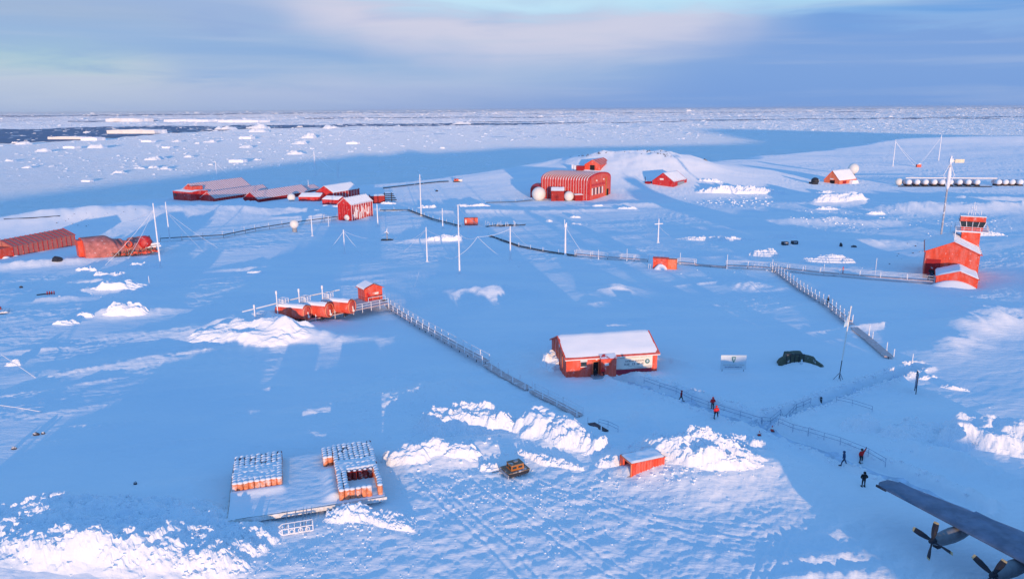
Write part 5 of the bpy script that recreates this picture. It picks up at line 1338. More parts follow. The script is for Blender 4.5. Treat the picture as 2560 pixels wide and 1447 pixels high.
b = MB(); b.box((DL/2, -.06, ZP-.22), (DL+.2, .1, .5)); b.box((-.06, DD/2, ZP-.22), (.1, DD, .5)); b.build("edge_beam", mat("pale_beam", (.62, .62, .60), .7, frost=.4), pf)
b = MB()
for x in np.linspace(.6, DL-.6, 7):
    for y in (.8, DD/2, DD-.8): b.box((x, y, -.3), (.25, .25, 1.4))
b.build("footing_posts", DARK, pf)
cr, sr_ = math.cos(rz), math.sin(rz)
DR_R = .30; DR_H = .88
b = MB(); b.slot(0); b.lathe([(.01, 0), (DR_R*.96, 0), (DR_R, .03), (DR_R, .28), (DR_R*1.05, .3), (DR_R, .32), (DR_R, .58), (DR_R*1.05, .6), (DR_R, .62), (DR_R, .85), (DR_R*1.04, .88)], n=14)
b.slot(1); b.lathe([(DR_R*1.04, .88), (DR_R*.92, .95), (DR_R*.5, 1.0), (.01, 1.02)], n=14)
DRUMP = mat("drum_orange", (.74, .27, .13), .55, var=.25, scale=2.4, frost=.34, bump=.01)
drum_a = b.mesh("fuel_drum", [DRUMP, ROOFSNOW])
b = MB(); b.slot(0); b.lathe([(.01, 0), (DR_R*.96, 0), (DR_R, .03), (DR_R, .28), (DR_R*1.05, .3), (DR_R, .32), (DR_R, .58), (DR_R*1.05, .6), (DR_R, .62), (DR_R, .85), (DR_R*1.04, .88), (DR_R*.95, .88), (DR_R*.94, .84), (.01, .84)], n=14)
b.slot(1); b.lathe([(DR_R*.7, .85), (DR_R*.5, .93), (.01, .95)], (DR_R*.12, .0, 0), n=10)
drum_b = b.mesh("fuel_drum", [mat("drum_dark_red", (.30, .035, .03), .5, var=.3, frost=.25), ROOFSNOW])
rnd = random.Random(77)
def drum(x, y, me, label, grp, z=ZP+.03):
    o_ = bpy.data.objects.new("fuel_drum", me); COL.objects.link(o_)
    o_.location = (C0.x+x*cr-y*sr_, C0.y+x*sr_+y*cr, z); o_.rotation_euler = (rnd.uniform(-.03, .03), rnd.uniform(-.03, .03), rnd.uniform(0, 6)); o_.scale = (1, 1, 1.32)
    tag(o_, label, "fuel drum", grp)
sp = .615; n = 0
for i in range(9):
    for j in range(12):
        x = .5+i*sp+rnd.uniform(-.02, .02); y = 6.05+j*sp+rnd.uniform(-.02, .02)+(.10*i if j == 0 else 0)*.0
        if j == 0: lab, g_ = "orange fuel drum in the front row of the left stack", "front row drums of the left stack"
        else: lab, g_ = "snow-topped fuel drum inside the left stack, behind its front row", "inner drums of the left stack"
        drum(x, y, drum_b if (j > 0 and rnd.random() < .10) else drum_a, lab, g_, ZP+.03+rnd.uniform(-.02, .03)); n += 1
for i in range(8):
    for j in range(20):
        x = 12.0+i*sp+rnd.uniform(-.02, .02); y = .75+j*sp+rnd.uniform(-.02, .02)
        if 2 <= i <= 6 and 1 <= j <= 6: continue           # hollow in the stack
        if i == 6 and j == 0: continue
        if y > DD-.2: continue
        if j == 0: lab, g_ = "orange fuel drum in the front row of the right stack", "front row drums of the right stack"
        elif j == 7 and 2 <= i <= 6: lab, g_ = "dark red fuel drum at the back of the hollow in the right stack", "drums behind the hollow of the right stack"
        elif j < 7: lab, g_ = "fuel drum beside the hollow of the right stack", "drums at the sides of the hollow"
        else: lab, g_ = "snow-topped fuel drum in the back part of the right stack", "back drums of the right stack"
        drum(x, y, drum_b if (lab.startswith("dark") or rnd.random() < .10 and j > 7) else drum_a, lab, g_, ZP+.03+rnd.uniform(-.02, .03)); n += 1
for i in range(5):
    for j in range(5):
        x = 10.75+i*sp; y = 9.6+j*sp
        if x > 11.9: continue
        drum(x, y, drum_a, "snow-topped fuel drum in the left wing of the right stack", "drums in the left wing of the right stack")
# wind-packed snow lying over the middle rows of the left stack
UU, VV = np.meshgrid(np.linspace(.3, 5.5, 56), np.linspace(6.1, 12.9, 60), indexing='ij')
ed = np.minimum(np.minimum(UU-.1, 5.8-UU), np.minimum(VV-6.3, 10.4-VV))
ob = grid_obj("stack_snow", UU, VV, ZP+1.06+.24*np.clip(ed/.5, 0, 1)**.7*(1+.5*fbm(UU/1.5, VV/.8, 3, 2))+.05*fbm(UU/.5, VV/.5, 3, 6), HEAP, None, True); ob.location = (C0.x, C0.y, 0); ob.rotation_euler = (0, 0, rz)
tag(ob, "sheet of packed snow lying over the left stack of drums", "snow cover")
UU, VV = np.meshgrid(np.linspace(12.0, 16.4, 46), np.linspace(5.1, 12.6, 60), indexing='ij')
ed = np.minimum(np.minimum(UU-11.8, 16.7-UU), np.minimum(VV-5.3, 8.4-VV))
ob = grid_obj("stack_snow", UU, VV, ZP+1.06+.24*np.clip(ed/.4, 0, 1)**.7*(1+.6*fbm(UU/1.2, VV/.8, 3, 5))+.05*fbm(UU/.5, VV/.5, 3, 6), HEAP, None, True); ob.location = (C0.x, C0.y, 0); ob.rotation_euler = (0, 0, rz)
tag(ob, "sheet of packed snow lying over the middle of the right stack of drums", "snow cover")
# sledge leaning at the front of the platform
P = G(745, 1333); t = thing("cargo_sledge", "ladder-like frosted metal sledge frame with grey bars for its leg shadows in front of the drum platform", "sledge", tuple(P), rz)
wS = 3.1; b = MB()
for y in (0, 1.1):
    b.bar((-wS/2, y, .12), (wS/2, y, .12), .07, 6); b.bar((-wS/2, y, .75), (wS/2, y, .75), .06, 6)
    b.bar((-wS/2, y, .12), (-wS/2-.35, y, .5), .07, 6); b.bar((-wS/2-.35, y, .5), (-wS/2, y, .75), .06, 6)
b.build("runner", FROST, t)
b = MB()
for i in range(6):
    x = -wS/2+i*wS/5; b.bar((x, 0, .12), (x, 0, .75), .055, 5); b.bar((x, 1.1, .12), (x, 1.1, .75), .055, 5); b.bar((x, 0, .12), (x, 1.1, .12), .05, 5)
b.build("frame", FROST, t)
for i, x in enumerate((-1.25, -.35, .45, .8, 1.3)):
    b = MB(); b.bar((x, 1.1, .2), (x+.25, 3.1, .95), .045, 5); b.build("leg_shadow_bar", GREYM, t)  # shadows of the sledge legs, built as grey bars
for i, x in enumerate((-.6, .3, 1.0)): b = MB(); b.lathe([(.18, -.06), (.26, -.06), (.26, .06), (.18, .06), (.18, -.06)], (x, -.05, .42), 12, 'y'); b.build("hoop", FROST, t)

# ------------------------------------------------------------------ tracked sledge vehicle (orange)
P = G(1288, 1180); t = thing("tracked_vehicle", "small orange-yellow tracked carrier with a dark roof on the apron", "vehicle", tuple(P), math.radians(28)); t.scale = (.88,)*3
for s_ in (-1, 1):
    b = MB(); prof = [(-1.55, .45), (-1.35, .12), (1.3, .12), (1.6, .45), (1.35, .62), (-1.3, .62)]; b.prism(prof, s_*.95-.28, s_*.95+.28, 'y'); b.build("track", DARK, t)
b = MB(); b.box((0, 0, .66), (3.3, 2.5, .12)); b.build("chassis", WOODY, t)
b = MB(); b.add([(-1.0, -.75, .72), (1.0, -.75, .72), (1.0, .75, .72), (-1.0, .75, .72), (-.92, -.7, 1.45), (.92, -.7, 1.45), (.92, .7, 1.45), (-.92, .7, 1.45)], [(0, 3, 2, 1), (4, 5, 6, 7), (0, 1, 5, 4), (1, 2, 6, 5), (2, 3, 7, 6), (3, 0, 4, 7)]); cbn = b.build("cabin", YELLOW, t)
b = MB(); b.box((0, 0, 1.5), (1.95, 1.5, .1)); b.build("roof", WOODY, cbn)
for y in (-.38, .38): b = MB(); b.box((-1.0, y, 1.1), (.06, .5, .3)); b.build("windscreen", GLASS, cbn)
for x in (-.5, .4): b = MB(); b.box((x, -.765, 1.12), (.6, .05, .28)); b.build("side_window", GLASS, cbn)
b = MB(); b.box((-1.75, 0, .35), (.14, 2.7, .4)); b.build("blade", GREYM, t)
b = MB(); b.box((.1, .1, 1.6), (.5, .4, .1)); b.build("roof_hatch", GREYM, cbn)
b = MB(); b.bar((-1.8, .9, .3), (-3.0, 1.2, .15), .05, 5); b.build("tow_bar", DARK, t)

# ------------------------------------------------------------------ sign board, canvas load, flagpole, upright board
P = G(1832, 928); Q = G(1863, 928); h_ = top(P, 887); wS = 63*mpp(P)
t = thing("sign_board", "pale sign board with a teal shield emblem standing in the snow", "sign", tuple(P), math.radians(-2))
b = MB(); b.box((0, 0, h_*.56), (wS, .1, h_*.86)); bd = b.build("board", PALEB, t)
b = MB(); b.prism([(-.33, h_*.9), (.33, h_*.9), (.30, h_*.72), (0, h_*.52), (-.30, h_*.72)], -.1, -.06, 'y'); b.build("shield_emblem", TEAL, bd)
b = MB(); b.prism([(-.16, h_*.84), (.16, h_*.84), (0, h_*.66)], -.13, -.105, 'y'); b.build("emblem_core", PALEB, bd)
rg = random.Random(3)
glyphs(-wS*.4, wS*.42, h_*.40, .13, rg, y=-.07).build("lettering", INKG, bd); glyphs(-wS*.32, wS*.34, h_*.27, .17, rg, y=-.07).build("lettering", mat("sign_ink", (.16, .25, .40), .7), bd)
for x in (-wS*.42, wS*.42): b = MB(); b.bar((x, .08, -.6), (x, .08, h_*.2), .06, 6); b.build("leg", GREYM, t)
A = G(1946, 914); B = G(2066, 918); rz, L_ = frame(A, B); S_ = mpp(A)
t = thing("covered_load", "dark olive canvas-covered load half buried in snow", "covered load", tuple(A), rz)
n1, n2 = 60, 16; UU, VV = np.meshgrid(np.linspace(0, L_, n1), np.linspace(0, 1, n2), indexing='ij')
q = UU/L_
prof = np.interp(q, [0, .04, .14, .15, .52, .54, .78, .82, 1.0], [.25, .75, 1.1, 1.75, 1.8, 1.35, 1.15, .75, .0])*1.25
yy = VV*3.0*(.6+.4*np.sin(q*math.pi))+.12*fbm(UU*1.5, VV*3, 3, 2); zz = prof*np.clip(np.minimum(VV*5, (1.02-VV)*5), 0, 1)**.2+.05*fbm(UU*1.3, VV*4, 3, 5)-.15
grid_obj("canvas", UU[:, ::-1], yy[:, ::-1], zz[:, ::-1], OLIVE, t)
b = MB()
for x in (.16, .24, .33, .42, .52): b.bar((x*L_, -.05, .2), (x*L_, .05, 2.15), .07, 5)
b.bar((.15*L_, 0, 2.15), (.53*L_, 0, 2.2), .08, 5); b.build("frame_bars", DARK, t)
b = MB(); b.lathe([(.16, .5), (.2, .8), (.12, 1.1), (.14, 1.3), (.01, 1.42)], (.46*L_, -.55, .1), 10); b.build("white_marker", PALEB, t)
UU, VV = np.meshgrid(np.linspace(.02*L_, .98*L_, 40), np.linspace(-2.6, .25, 16), indexing='ij')
grid_obj("snow_bank", UU, VV, -.25+1.05*np.clip(1-((UU-L_*.48)/(L_*.46))**2, 0, 1)*np.clip((VV+2.6)/2.4, 0, 1)*(1+.2*fbm(UU, VV, 2, 4)), SNOW, t)
P = G(2097, 951); h_ = top(P, 767)
t = thing("flagpole", "tall white flagpole with a furled pale blue and white flag", "flagpole", tuple(P), 0)
lean = 11*mpp(P)
b = MB(); b.bar((0, 0, .3), (lean*.25, 0, h_*.28), .07, 8); b.build("shade_toned_pole", DARK, t)  # foot of the pole coloured dark in place of the shadow on it
b = MB(); b.bar((lean*.25, 0, h_*.28), (lean, 0, h_), .12, 8, .09); b.build("pole", WHITE, t)
b = MB()
for a in (0.4, 2.5, 4.6): b.bar((1.0*math.cos(a), 1.0*math.sin(a), -.2), (.05, 0, 1.4), .06, 5)
b.build("base_strut", GREYM, t)
b = MB(); b.ball((.3, -.5, .05), .7, 10, .35); b.build("base_snow", ROOFSNOW, t)
UU, VV = np.meshgrid(np.linspace(0, 1, 12), np.linspace(0, 1, 16), indexing='ij')
fx = lean*.9-.1-UU*.7*(.4+.6*VV); fz = h_*.97-.6-VV*2.0-UU*.6; fy = .16*np.sin(UU*7+VV*3)
FL = mat("flag_pale_blue", (.35, .62, .80), .7); FW = mat("flag_white", (.82, .84, .86), .7)
g1 = grid_obj("flag", fx, fy, fz, FL, t); g1.data.materials.append(FW); g1.data.polygons.foreach_set('material_index', [1 if 3 < (i//15) < 8 else 0 for i in range(len(g1.data.polygons))])
b = MB(); b.ball((lean, 0, h_), .16, 8); b.build("finial", WHITE, t)
P = G(2288, 981); h_ = top(P, 932)
t = thing("upright_board", "thin dark-framed board seen nearly edge-on at the right", "board", tuple(P), math.radians(66))
b = MB(); b.box((0, 0, h_*.62), (1.9, .08, h_*.72)); b.build("panel", mat("slate_panel", (.16, .22, .34), .6), t)
for x in (-.95, .95): b = MB(); b.box((x, 0, h_/2-.2), (.1, .12, h_+.5)); b.build("post", DARK, t)
b = MB(); b.box((0, 0, h_), (2.0, .12, .1)); b.build("top_bar", DARK, t)

# ------------------------------------------------------------------ railings along the trodden path
def fence(label, pts, hgt=1.05, every=2.6, m=None, r=.026):
    m = m or mat("blue_grey_rail", (.20, .28, .42), .6, frost=.2)
    W = [G(*p) for p in pts]; o = W[0].copy(); t_ = thing("railing", label, "railing", tuple(o), 0)
    tops = []; pm = MB(); pm.bar((0, 0, -.5), (0, 0, hgt), r, 5); pme = pm.mesh("post", m)
    for a, b_ in zip(W[:-1], W[1:]):
        L_ = (b_-a).length; k_ = max(1, int(round(L_/every)))
        for i in range(k_+(1 if b_ is W[-1] else 0)):
            q = a.lerp(b_, i/k_); q.z = gz(q.x, q.y); tops.append(q-o)
            ob = bpy.data.objects.new("post", pme); COL.objects.link(ob); ob.parent = t_; ob.location = q-o
    for z_, nm in ((hgt, "handrail"), (hgt*.5, "mid_rail")):
        b = MB(); b.rope([q+Vector((0, 0, z_)) for q in tops], r, 5); b.build(nm, m, t_)
    return t_
fence("dark thin railing along the far side of the path from the bannered hut", [(1610, 958), (1690, 985), (1770, 1020), (1850, 1045), (1905, 1062)])
fence("dark thin railing along the far side of the path towards the aircraft", [(1945, 1063), (2020, 1088), (2100, 1112), (2170, 1140), (2213, 1165)])
fence("ladder-like dark railing on the side path branching up to the right", [(1903, 1060), (1950, 1042), (1990, 1027), (2026, 1012)], 1.1, 1.5)
fence("faint short railing in the snow right of the side path", [(2090, 1005), (2130, 1014), (2180, 1030)], .9, 4.0)
fence("faint railing remains at the buried end of the diagonal walkway", [(1497, 1062), (1520, 1068), (1545, 1080)], .9, 1.5)

# ------------------------------------------------------------------ traffic markers
for px, py, l_ in ((1930, 1077, "red and white cone at the path crossing"), (1898, 1088, "smaller dark red cone left of the path crossing")):
    P = G(px, py); t = thing("traffic_cone", l_, "cone", tuple(P), 0); k_ = 1.0 if px == 1930 else .8
    b = MB(); b.lathe([(.26*k_, .05), (.16*k_, .35*k_)], n=12); b.build("cone_base", RED, t); b = MB(); b.lathe([(.16*k_, .352*k_), (.09*k_, .6*k_)], n=12); b.build("white_band", WHITE, t)
    b = MB(); b.lathe([(.09*k_, .602*k_), (.04*k_, .85*k_), (.001, .86*k_)], n=12); b.build("cone_tip", RED, t); b = MB(); b.box((0, 0, .03), (.6*k_, .6*k_, .06)); b.build("foot_plate", DARK, t)

# ------------------------------------------------------------------ people
SKIN = mat("skin", (.50, .28, .20), .6, var=.03)
def skinned(name, verts, edges, radii, mats, parent=None, face_mat=None, sub=1):
    me = bpy.data.meshes.new(name); me.from_pydata(verts, edges, []); o = bpy.data.objects.new(name, me); COL.objects.link(o)
    sk = o.modifiers.new("s", 'SKIN'); sk.use_smooth_shade = True
    for i, v in enumerate(me.skin_vertices[0].data): v.radius = (radii[i], radii[i]) if not isinstance(radii[i], tuple) else radii[i]; v.use_root = (i == 0)
    ss_ = o.modifiers.new("u", 'SUBSURF'); ss_.levels = sub; ss_.render_levels = sub
    dg = bpy.context.evaluated_depsgraph_get(); m2 = bpy.data.meshes.new_from_object(o.evaluated_get(dg)); m2.name = name
    o.modifiers.clear(); o.data = m2; bpy.data.meshes.remove(me)
    m2.materials.clear()
    for m in mats: m2.materials.append(m)
    for p in m2.polygons:
        p.use_smooth = True
        if face_mat: p.material_index = face_mat(p.center)
    if parent: o.parent = parent
    return o
def person(px, py, rz, label, jacket, trousers=None, pose="stand", sc=1.0, hood=True, z=None):
    trousers = trousers or mat("dark_trousers", (.018, .02, .035), .8)
    P = G(px, py); 
    if z is not None: P.z += z
    t = thing("person", label, "person", tuple(P), rz); t.scale = (sc*1.22, sc*1.22, sc*1.06)
    st_ = {"stand": .06, "walk": .28, "wide": .16}.get(pose, .10)
    lean = .10 if pose == "walk" else .02
    # facing -y.  vertices: pelvis, spine, chest, neck, head base, head, crown
    V = [(0, 0, .95), (0, -lean*.3, 1.15), (0, -lean*.6, 1.36), (0, -lean*.8, 1.50), (0, -lean*.95, 1.60), (0, -lean-.02, 1.70), (0, -lean, 1.77)]
    R = [(.16, .12), (.155, .115), (.17, .12), .058, .085, .095, .05]
    E_ = [(0, 1), (1, 2), (2, 3), (3, 4), (4, 5), (5, 6)]
    def ch(root, pts, rad):
        p = root
        for q, r_ in zip(pts, rad): V.append(q); R.append(r_); E_.append((p, len(V)-1)); p = len(V)-1
        return p
    lx = .13 if pose == "wide" else .10
    for s_ in (-1, 1):
        f_ = -st_*s_ if pose == "walk" else 0
        sp_ = .10 if pose == "wide" else .03
        ch(0, [(s_*lx, 0, .86), (s_*(lx+sp_*.5), f_*.6-.02, .48), (s_*(lx+sp_), f_+.02, .10), (s_*(lx+sp_), f_-.03, .05), (s_*(lx+sp_), f_-.15, .045)], [.095, .07, .05, .05, .042])
    arms = {}
    for s_ in (-1, 1):
        if pose == "point" and s_ == 1: pts = [(s_*.19, -.02, 1.42), (s_*.30, -.05, 1.62), (s_*.36, -.10, 1.88), (s_*.37, -.11, 1.95)]
        elif pose == "pockets": pts = [(s_*.19, -.02, 1.42), (s_*.32, .04, 1.16), (s_*.20, -.10, .98), (s_*.17, -.13, .95)]
        elif pose == "phone": pts = [(s_*.19, -.02, 1.42), (s_*.28, -.08, 1.18), (s_*.10, -.30, 1.30), (s_*.07, -.36, 1.32)]
        else: pts = [(s_*.19, -.02, 1.42), (s_*.27, .02, 1.15), (s_*.28, -.06, .90), (s_*.28, -.08, .84)]
        arms[s_] = pts; ch(2, pts, [.072, .052, .038, .035])
    body = skinned("body", V, E_, R, [trousers, SKIN], t, lambda c_: 1 if c_.z > 1.53 and abs(c_.x) < .14 else 0)
    # hands: palm with four fingers and a thumb (gloved)
    hb = MB()
    for s_, pts in arms.items():
        w0 = Vector(pts[2]); w1 = Vector(pts[3]); d = (w1-w0).normalized(); sd = Vector((0, 1, 0)) if abs(d.y) < .8 else Vector((1, 0, 0)); sd = (sd-d*sd.dot(d)).normalized(); nn = d.cross(sd)
        hb.bar(w1-d*.03, w1+d*.06, .045, 8, .042)
        for i_, ln in enumerate((.065, .078, .072, .055)):
            p = w1+d*.055+sd*(-.033+.022*i_); q = p+d*ln*.6+nn*.008*s_; hb.bar(p, q, .0105, 6, .010); hb.bar(q, q+d*ln*.35+nn*.022*s_, .010, 6, .008)
        p = w1+d*.005-sd*.04; q = p+d*.035-sd*.025; hb.bar(p, q, .013, 6, .012); hb.bar(q, q+d*.03, .012, 6, .009)
    hb.build("gloves", DARK, t)
    # jacket: torso and sleeves
    JV = [(0, 0, .86), (0, -lean*.3, 1.12), (0, -lean*.6, 1.36), (0, -lean*.8, 1.47)]; JR = [(.205, .155), (.195, .15), (.205, .15), .10]; JE = [(0, 1), (1, 2), (2, 3)]
    for s_ in (-1, 1):
        pts = arms[s_]; p = 2
        for q, r_ in zip(pts[:3], (.092, .075, .058)): JV.append(q); JR.append(r_); JE.append((p, len(JV)-1)); p = len(JV)-1
    jk = skinned("jacket", JV, JE, JR, [jacket], t)
    if hood:
        b = MB(); b.ball((0, -lean*.95+.035, 1.69), .135, 14, 1.12); b.build("hood", jacket if hood is True else hood, t)
    else:
        b = MB(); b.ball((0, -lean, 1.74), .11, 12, .8, -10); b.build("cap", DARK, t)
    b = MB(); b.bar((0, -lean-.10, 1.68), (0, -lean-.125, 1.655), .014, 5); b.build("nose", SKIN, t)
    b = MB(); b.ball((-.035, -lean-.095, 1.70), .011, 6); b.ball((.035, -lean-.095, 1.70), .011, 6); b.build("goggles", DARK, t)
    b = MB()
    for s_ in (-1, 1):
        f_ = -st_*s_ if pose == "walk" else 0; sp_ = .10 if pose == "wide" else .03
        b.box((s_*(lx+sp_), f_-.06, .03), (.11, .29, .09))
    b.build("boots", DARK, t)
    return t
JR_ = mat("red_jacket", (.72, .02, .025), .7, var=.06); JB = mat("navy_jacket", (.03, .07, .16), .8, var=.06); JK = mat("black_jacket", (.012, .016, .02), .8); JD = mat("maroon_jacket", (.30, .02, .04), .8)
PI = math.pi
person(1781, 1022, PI+.2, "person in a red jacket standing with arms akimbo, upper of two together on the path", JR_, pose="pockets")
person(1790, 1045, .1, "person in a red jacket with legs apart, lower of two together on the path", JR_, pose="wide")
person(1702, 1003, 1.2, "person in a dark red jacket walking alone on the path nearest the hut", JD, pose="walk", sc=.95)
person(1507, 941, .2, "person in a red jacket stooping outside the hut door", JR_, pose="walk", sc=.85)
person(1488, 944, .0, "black-clad person standing in the hut doorway", JK, sc=.9)
person(2109, 1163, -1.9, "person all in dark blue walking on the path near the wing tip", JB, mat("navy_trousers", (.03, .06, .13), .8), pose="walk")
person(2152, 1156, .2, "person in a red jacket raising one arm near the wing tip", JR_, pose="point", hood=DARK)
person(2158, 1216, PI, "black-clad person seen from behind, closest to the wing tip", JK, pose="pockets")
person(2068, 771, .5, "black-clad person on the diagonal white-railed walkway", JK, sc=.95, z=.9)
person(2106, 690, .5, "tiny person in bright red on the long walkway near the tower", JR_, JR_, sc=.9, z=.9)
person(2319, 707, .3, "dark red clad person at the tower building end of the walkway", JD, sc=1.0, z=.9)
person(2327, 708, -.3, "dark blue clad person beside the dark red one by the tower building", JB, sc=1.0, z=.9)
P = G(2052, 1006); t = thing("bollard", "short dark post standing alone on the side path", "post", tuple(P), .1)
b = MB(); b.lathe([(.17, -.2), (.17, .75), (.12, .9), (.001, .95)], n=10); b.build("post_body", DARK, t); b = MB(); b.lathe([(.178, .55), (.178, .66)], n=10); b.build("collar", GREYM, t)

# ------------------------------------------------------------------ little things in the snow
A = G(92, 738); t = thing("drum_row", "short row of reddish sticks and a dark beam half buried at the left", "debris", tuple(A), .1)
b = MB(); b.bar((0, 0, .1), (3.6, .6, .35), .14, 6); b.build("beam", DARK, t)
for i in range(4): b = MB(); b.bar((2.4+i*.55, .3, 0), (2.45+i*.55, .3, .9), .13, 6); b.build("stub", DRED, t)
P = atz(-40, 782, 0); P = G(2, 785); t = thing("snowy_pallet", "corner of a snow-covered deck poking in at the left edge", "platform", tuple(P), .45)
b = MB(); b.box((-1.6, 1.4, .4), (6.0, 3.8, .25)); b.build("deck", mat("snowy_planks", (.34, .30, .30)), t); b = MB(); b.box((-1.6, 2.6, .8), (2.8, .8, .6)); b.build("crate", DRED, t)
b = MB()
for i in range(9): b.box((-4.2+i*.65, 1.4, .55), (.5, 3.7, .06))
b.build("planks", FROST, t)
A = G(1350, 405); t = thing("snowed_shed", "flat white snow-covered shed roof on the hill left of the orange hut", "shed", tuple(A), .05)
b = MB(); b.prism([(0, .2), (12, 3.4), (12, -1), (0, -1)], 0, 10.5, 'x'); b.build("roof", ROOFSNOW, t); b = MB(); b.box((6, -3.4, .1), (13, .9, .5)); b.build("front_step", FROST, t)
A = G(1212, 567); t = thing("debris_rack", "tangle of frosted frames and pipes right of the small red container", "debris", tuple(A), 0)
b = MB(); rnd.seed(12)
for i in range(26):
    x = rnd.uniform(0, 14); b.bar((x, rnd.uniform(-1, 1), -.2), (x+rnd.uniform(-.7, .7), rnd.uniform(-1, 1), rnd.uniform(1, 2.6)), .07, 4)
b.build("uprights", FROST, t); b = MB()
for i in range(9): x = rnd.uniform(-1, 12); b.bar((x, rnd.uniform(-1.5, 1.5), .2), (x+rnd.uniform(4, 9), rnd.uniform(-1, 2), rnd.uniform(.2, .9)), .13, 5)
b.build("lying_pipes", DARK, t)

# ------------------------------------------------------------------ parked four-engined aircraft (nose to the left)
WZ = 4.6
LE0 = atz(2183, 1209, WZ); LE1 = atz(2491, 1372, WZ); TE0 = atz(2238, 1200, WZ); TE1 = atz(2560, 1331, WZ)
sd = (LE1-LE0).normalized(); rz = math.atan2(sd.y, sd.x)       # local +x runs from the tip to the root
nose = Vector((-sd.y, sd.x, 0))                                 # local +y
sgn = 1 if nose.dot(Vector((-1, 0, 0))) > 0 else -1
ac = thing("aircraft", "grey four-engined high-wing aircraft of which one wing tip and two propellers are in view", "aircraft", (LE0.x, LE0.y, 0), rz)
fw = sgn                                                        # +y*fw is forward
def chord(x):   # (leading, trailing) positions forward of the tip's leading edge
    s_ = x/18.5; return (-.0+.05*s_*0, -(2.5+2.6*min(1, s_*1.5)))
def wing_part(mb, xs, sgnx=1):
    n = 14; rows = []
    for x in xs:
        le, te = chord(abs(x)); le += -.9*max(0, 1-abs(x)/.9)**2; te += .35*max(0, 1-abs(x)/.9)**2; c_ = le-te; th_ = .13*c_*min(1, .25+abs(x)/1.2)
        row = []
        for i in range(n):
            a = 2*math.pi*i/n; u_ = .5+.5*math.cos(a); yy = th_*.5*math.sin(a)*(1-.55*(1-u_))*1.2
            row.append((x, fw*(te+c_*u_), WZ+yy))
        rows.append(row)
    vs = [p for r_ in rows for p in r_]; fs = [(j*n+i, j*n+(i+1) % n, (j+1)*n+(i+1) % n, (j+1)*n+i) for j in range(len(rows)-1) for i in range(n)]
    fs += [tuple(range(n)), tuple(range((len(rows)-1)*n, len(rows)*n))]
    mb.add(vs, fs, True)
b = MB(); wing_part(b, [0, .15, .4, .9, 2, 4, 6, 8, 10, 12, 14, 16, 18.5, 21]); wg = b.build("wing", AIRG, ac)
b = MB(); b.box((.9, fw*-.1, WZ-.05), (1.2, .14, .22)); b.build("tip_light_strip", AIRD, wg)
for x0_, x1_ in ((1.0, 7.6), (8.2, 15.5)):
    b = MB(); le, te = chord((x0_+x1_)/2); b.box(((x0_+x1_)/2, fw*(te+1.15), WZ+.03), (x1_-x0_, .9, .20)); b.build("flap" if x0_ > 8 else "aileron", AIRG, wg)
CTR = 20.0
def engine(x, ph):
    le, te = chord(x); ez = WZ-.95
    b = MB(); prof = [(.05, 1.9), (.34, 1.75), (.52, 1.3), (.62, .6), (.68, -.6), (.62, -1.8), (.42, -3.0), (.15, -3.9), (.02, -4.1)]
    vs = []; n = 16
    for r_, y in prof:
        for i in range(n): a = 2*math.pi*i/n; vs.append((x+r_*.92*math.cos(a), fw*(le+y+.6), ez+r_*1.15*math.sin(a)+.0))
    b.add(vs, [(j*n+i, j*n+(i+1) % n, (j+1)*n+(i+1) % n, (j+1)*n+i) for j in range(len(prof)-1) for i in range(n)], True)
    nc = b.build("engine_nacelle", mat("nacelle_grey", (.17, .19, .22), .45), ac)
    b = MB(); vs = []
    for r_, y in [(.02, 2.55), (.16, 2.45), (.27, 2.2), (.30, 1.85)]:
        for i in range(n): a = 2*math.pi*i/n; vs.append((x+r_*math.cos(a), fw*(le+y+.6), ez+.12+r_*math.sin(a)))
    b.add(vs, [(j*n+i, j*n+(i+1) % n, (j+1)*n+(i+1) % n, (j+1)*n+i) for j in range(3) for i in range(n)], True); b.build("spinner", AIRD, nc)
    b = MB(); b.box((x, fw*(le+1.9), ez-.55), (.55, .5, .4)); b.build("air_intake", AIRD, nc)
    for q in range(4):
        a = ph+q*math.pi/2; d = Vector((math.cos(a), 0, math.sin(a))); sdv = Vector((-math.sin(a), 0, math.cos(a))); o_ = Vector((x, fw*(le+2.7), ez+.12))
        b = MB(); sec = [(.25, .13, .09), (.7, .22, .07), (1.3, .27, .05), (1.85, .25, .035), (2.05, .2, .02)]; vs = []; tw_ = [.9, .7, .5, .35, .3]
        for (rd, w2, t2), an in zip(sec, tw_):
            c_ = o_+d*rd; ax_ = sdv*math.cos(an)+Vector((0, 1, 0))*math.sin(an)*fw; nx_ = d.cross(ax_)
            vs += [c_-ax_*w2, c_+nx_*t2, c_+ax_*w2, c_-nx_*t2]
        fs = [(j*4+i, j*4+(i+1) % 4, (j+1)*4+(i+1) % 4, (j+1)*4+i) for j in range(4) for i in range(4)]+[(0, 1, 2, 3), (16, 17, 18, 19)]
        b.slot(0).add(vs, fs[:12], False); b.slot(1).add(vs, fs[12:16]+[(16, 17, 18, 19)], False); b.build("propeller_blade", [AIRD, AIRY], ac)
engine(8.9, 1.5); engine(14.6, 1.2)
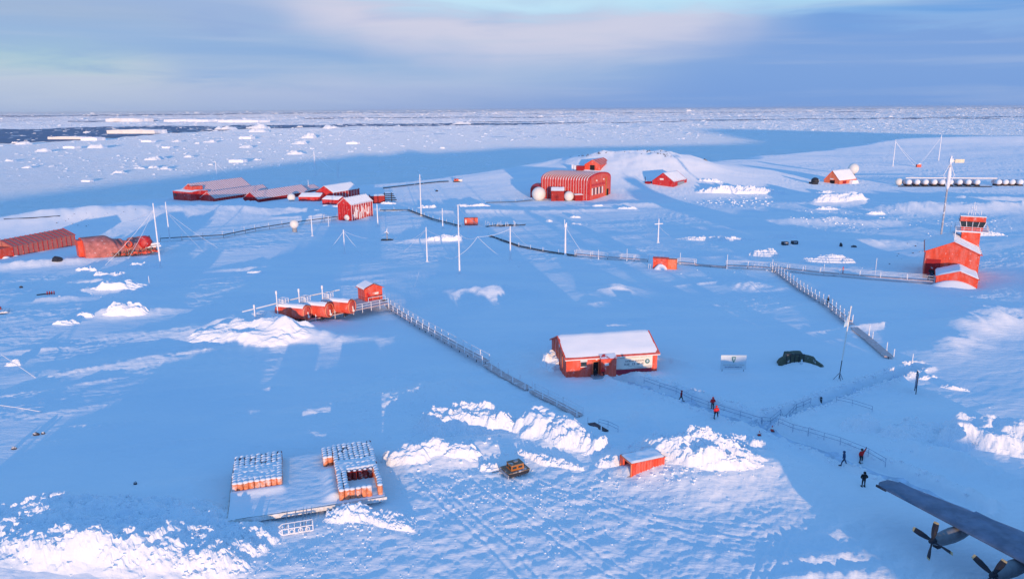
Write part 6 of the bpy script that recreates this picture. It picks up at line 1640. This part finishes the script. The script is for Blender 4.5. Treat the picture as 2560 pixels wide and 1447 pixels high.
# fuselage, tail and far wing lie outside the photograph but belong to the same machine
b = MB(); vs = []; n = 20
for y, r_, dz in [(11.5, .1, -1.4), (10.8, 1.0, -1.3), (9.2, 1.7, -.9), (7, 2.1, -.4), (0, 2.15, -.3), (-8, 2.1, -.2), (-13, 1.4, .5), (-17.5, .4, 1.3)]:
    for i in range(n): a = 2*math.pi*i/n; vs.append((CTR+r_*math.cos(a), fw*(y-2.0), 3.0+dz*.8+r_*math.sin(a)))
b.add(vs, [(j*n+i, j*n+(i+1) % n, (j+1)*n+(i+1) % n, (j+1)*n+i) for j in range(7) for i in range(n)], True); b.build("fuselage", AIRG, ac)
b = MB(); b.prism([(fw*-13.5, 4.5), (fw*-19.0, 4.5), (fw*-19.6, 11.0), (fw*-17.4, 11.0)], CTR-.12, CTR+.12, 'x'); b.build("tail_fin", AIRG, ac)
b = MB(); b.box((CTR, fw*-17.8, 4.7), (14, 2.6, .25)); b.build("tailplane", AIRG, ac)
b = MB(); wing_part(b, [-.0, -.4, -2, -8, -14, -21]); fwg = b.build("far_wing", AIRG, ac); fwg.location = (2*CTR+.5, 0, 0)
for x in (CTR-1.9, CTR+1.9):
    b = MB(); b.lathe([(.05, -.3), (.6, -.3), (.65, 0), (.6, .3), (.05, .3)], (x, fw*-2.5, .62), 16, 'x'); b.build("main_wheel", AIRD, ac)
b = MB(); b.lathe([(.05, -.2), (.45, -.2), (.48, 0), (.45, .2), (.05, .2)], (CTR, fw*6.5, .48), 16, 'x'); b.build("nose_wheel", AIRD, ac)

# ------------------------------------------------------------------ hangar behind the camera: its shadow lies over the right foreground
t = thing("snowed_hangar", "large grey hangar standing outside the photo beyond the apron", "hangar", (81.8, -118, 0), math.radians(10))
b = MB(); b.prism([(-14, -1), (14, -1), (14, 10.5), (0, 13.8), (-14, 10.5)], -18, 18, 'y'); b.build("wall", GREYM, t)
b = MB(); b.prism([(-14.4, 10.55), (0, 13.95), (14.4, 10.55), (14.4, 10.8), (0, 14.2), (-14.4, 10.8)], -18.3, 18.3, 'y'); b.build("roof", ROOFSNOW, t)

# ------------------------------------------------------------------ haze over the frozen sea
hz = MB(); hz.box((0, 40000, (HC+40+SEA-30)/2), (170000, 170000, HC+40-(SEA-30)))
ho = hz.build("haze", [], None); ho['kind'] = 'stuff'; ho['label'] = "thin pale blue haze lying over the frozen sea"
hm_ = bpy.data.materials.new("haze"); hm_.use_nodes = True; tt_ = hm_.node_tree; tt_.nodes.clear()
om = tt_.nodes.new("ShaderNodeOutputMaterial"); pv = tt_.nodes.new("ShaderNodeVolumePrincipled"); pv.inputs['Density'].default_value = 5.0e-6
pv.inputs['Color'].default_value = (.92, .95, 1.0, 1); pv.inputs['Anisotropy'].default_value = .1; tt_.links.new(pv.outputs[0], om.inputs['Volume'])
ho.data.materials.clear(); ho.data.materials.append(hm_)
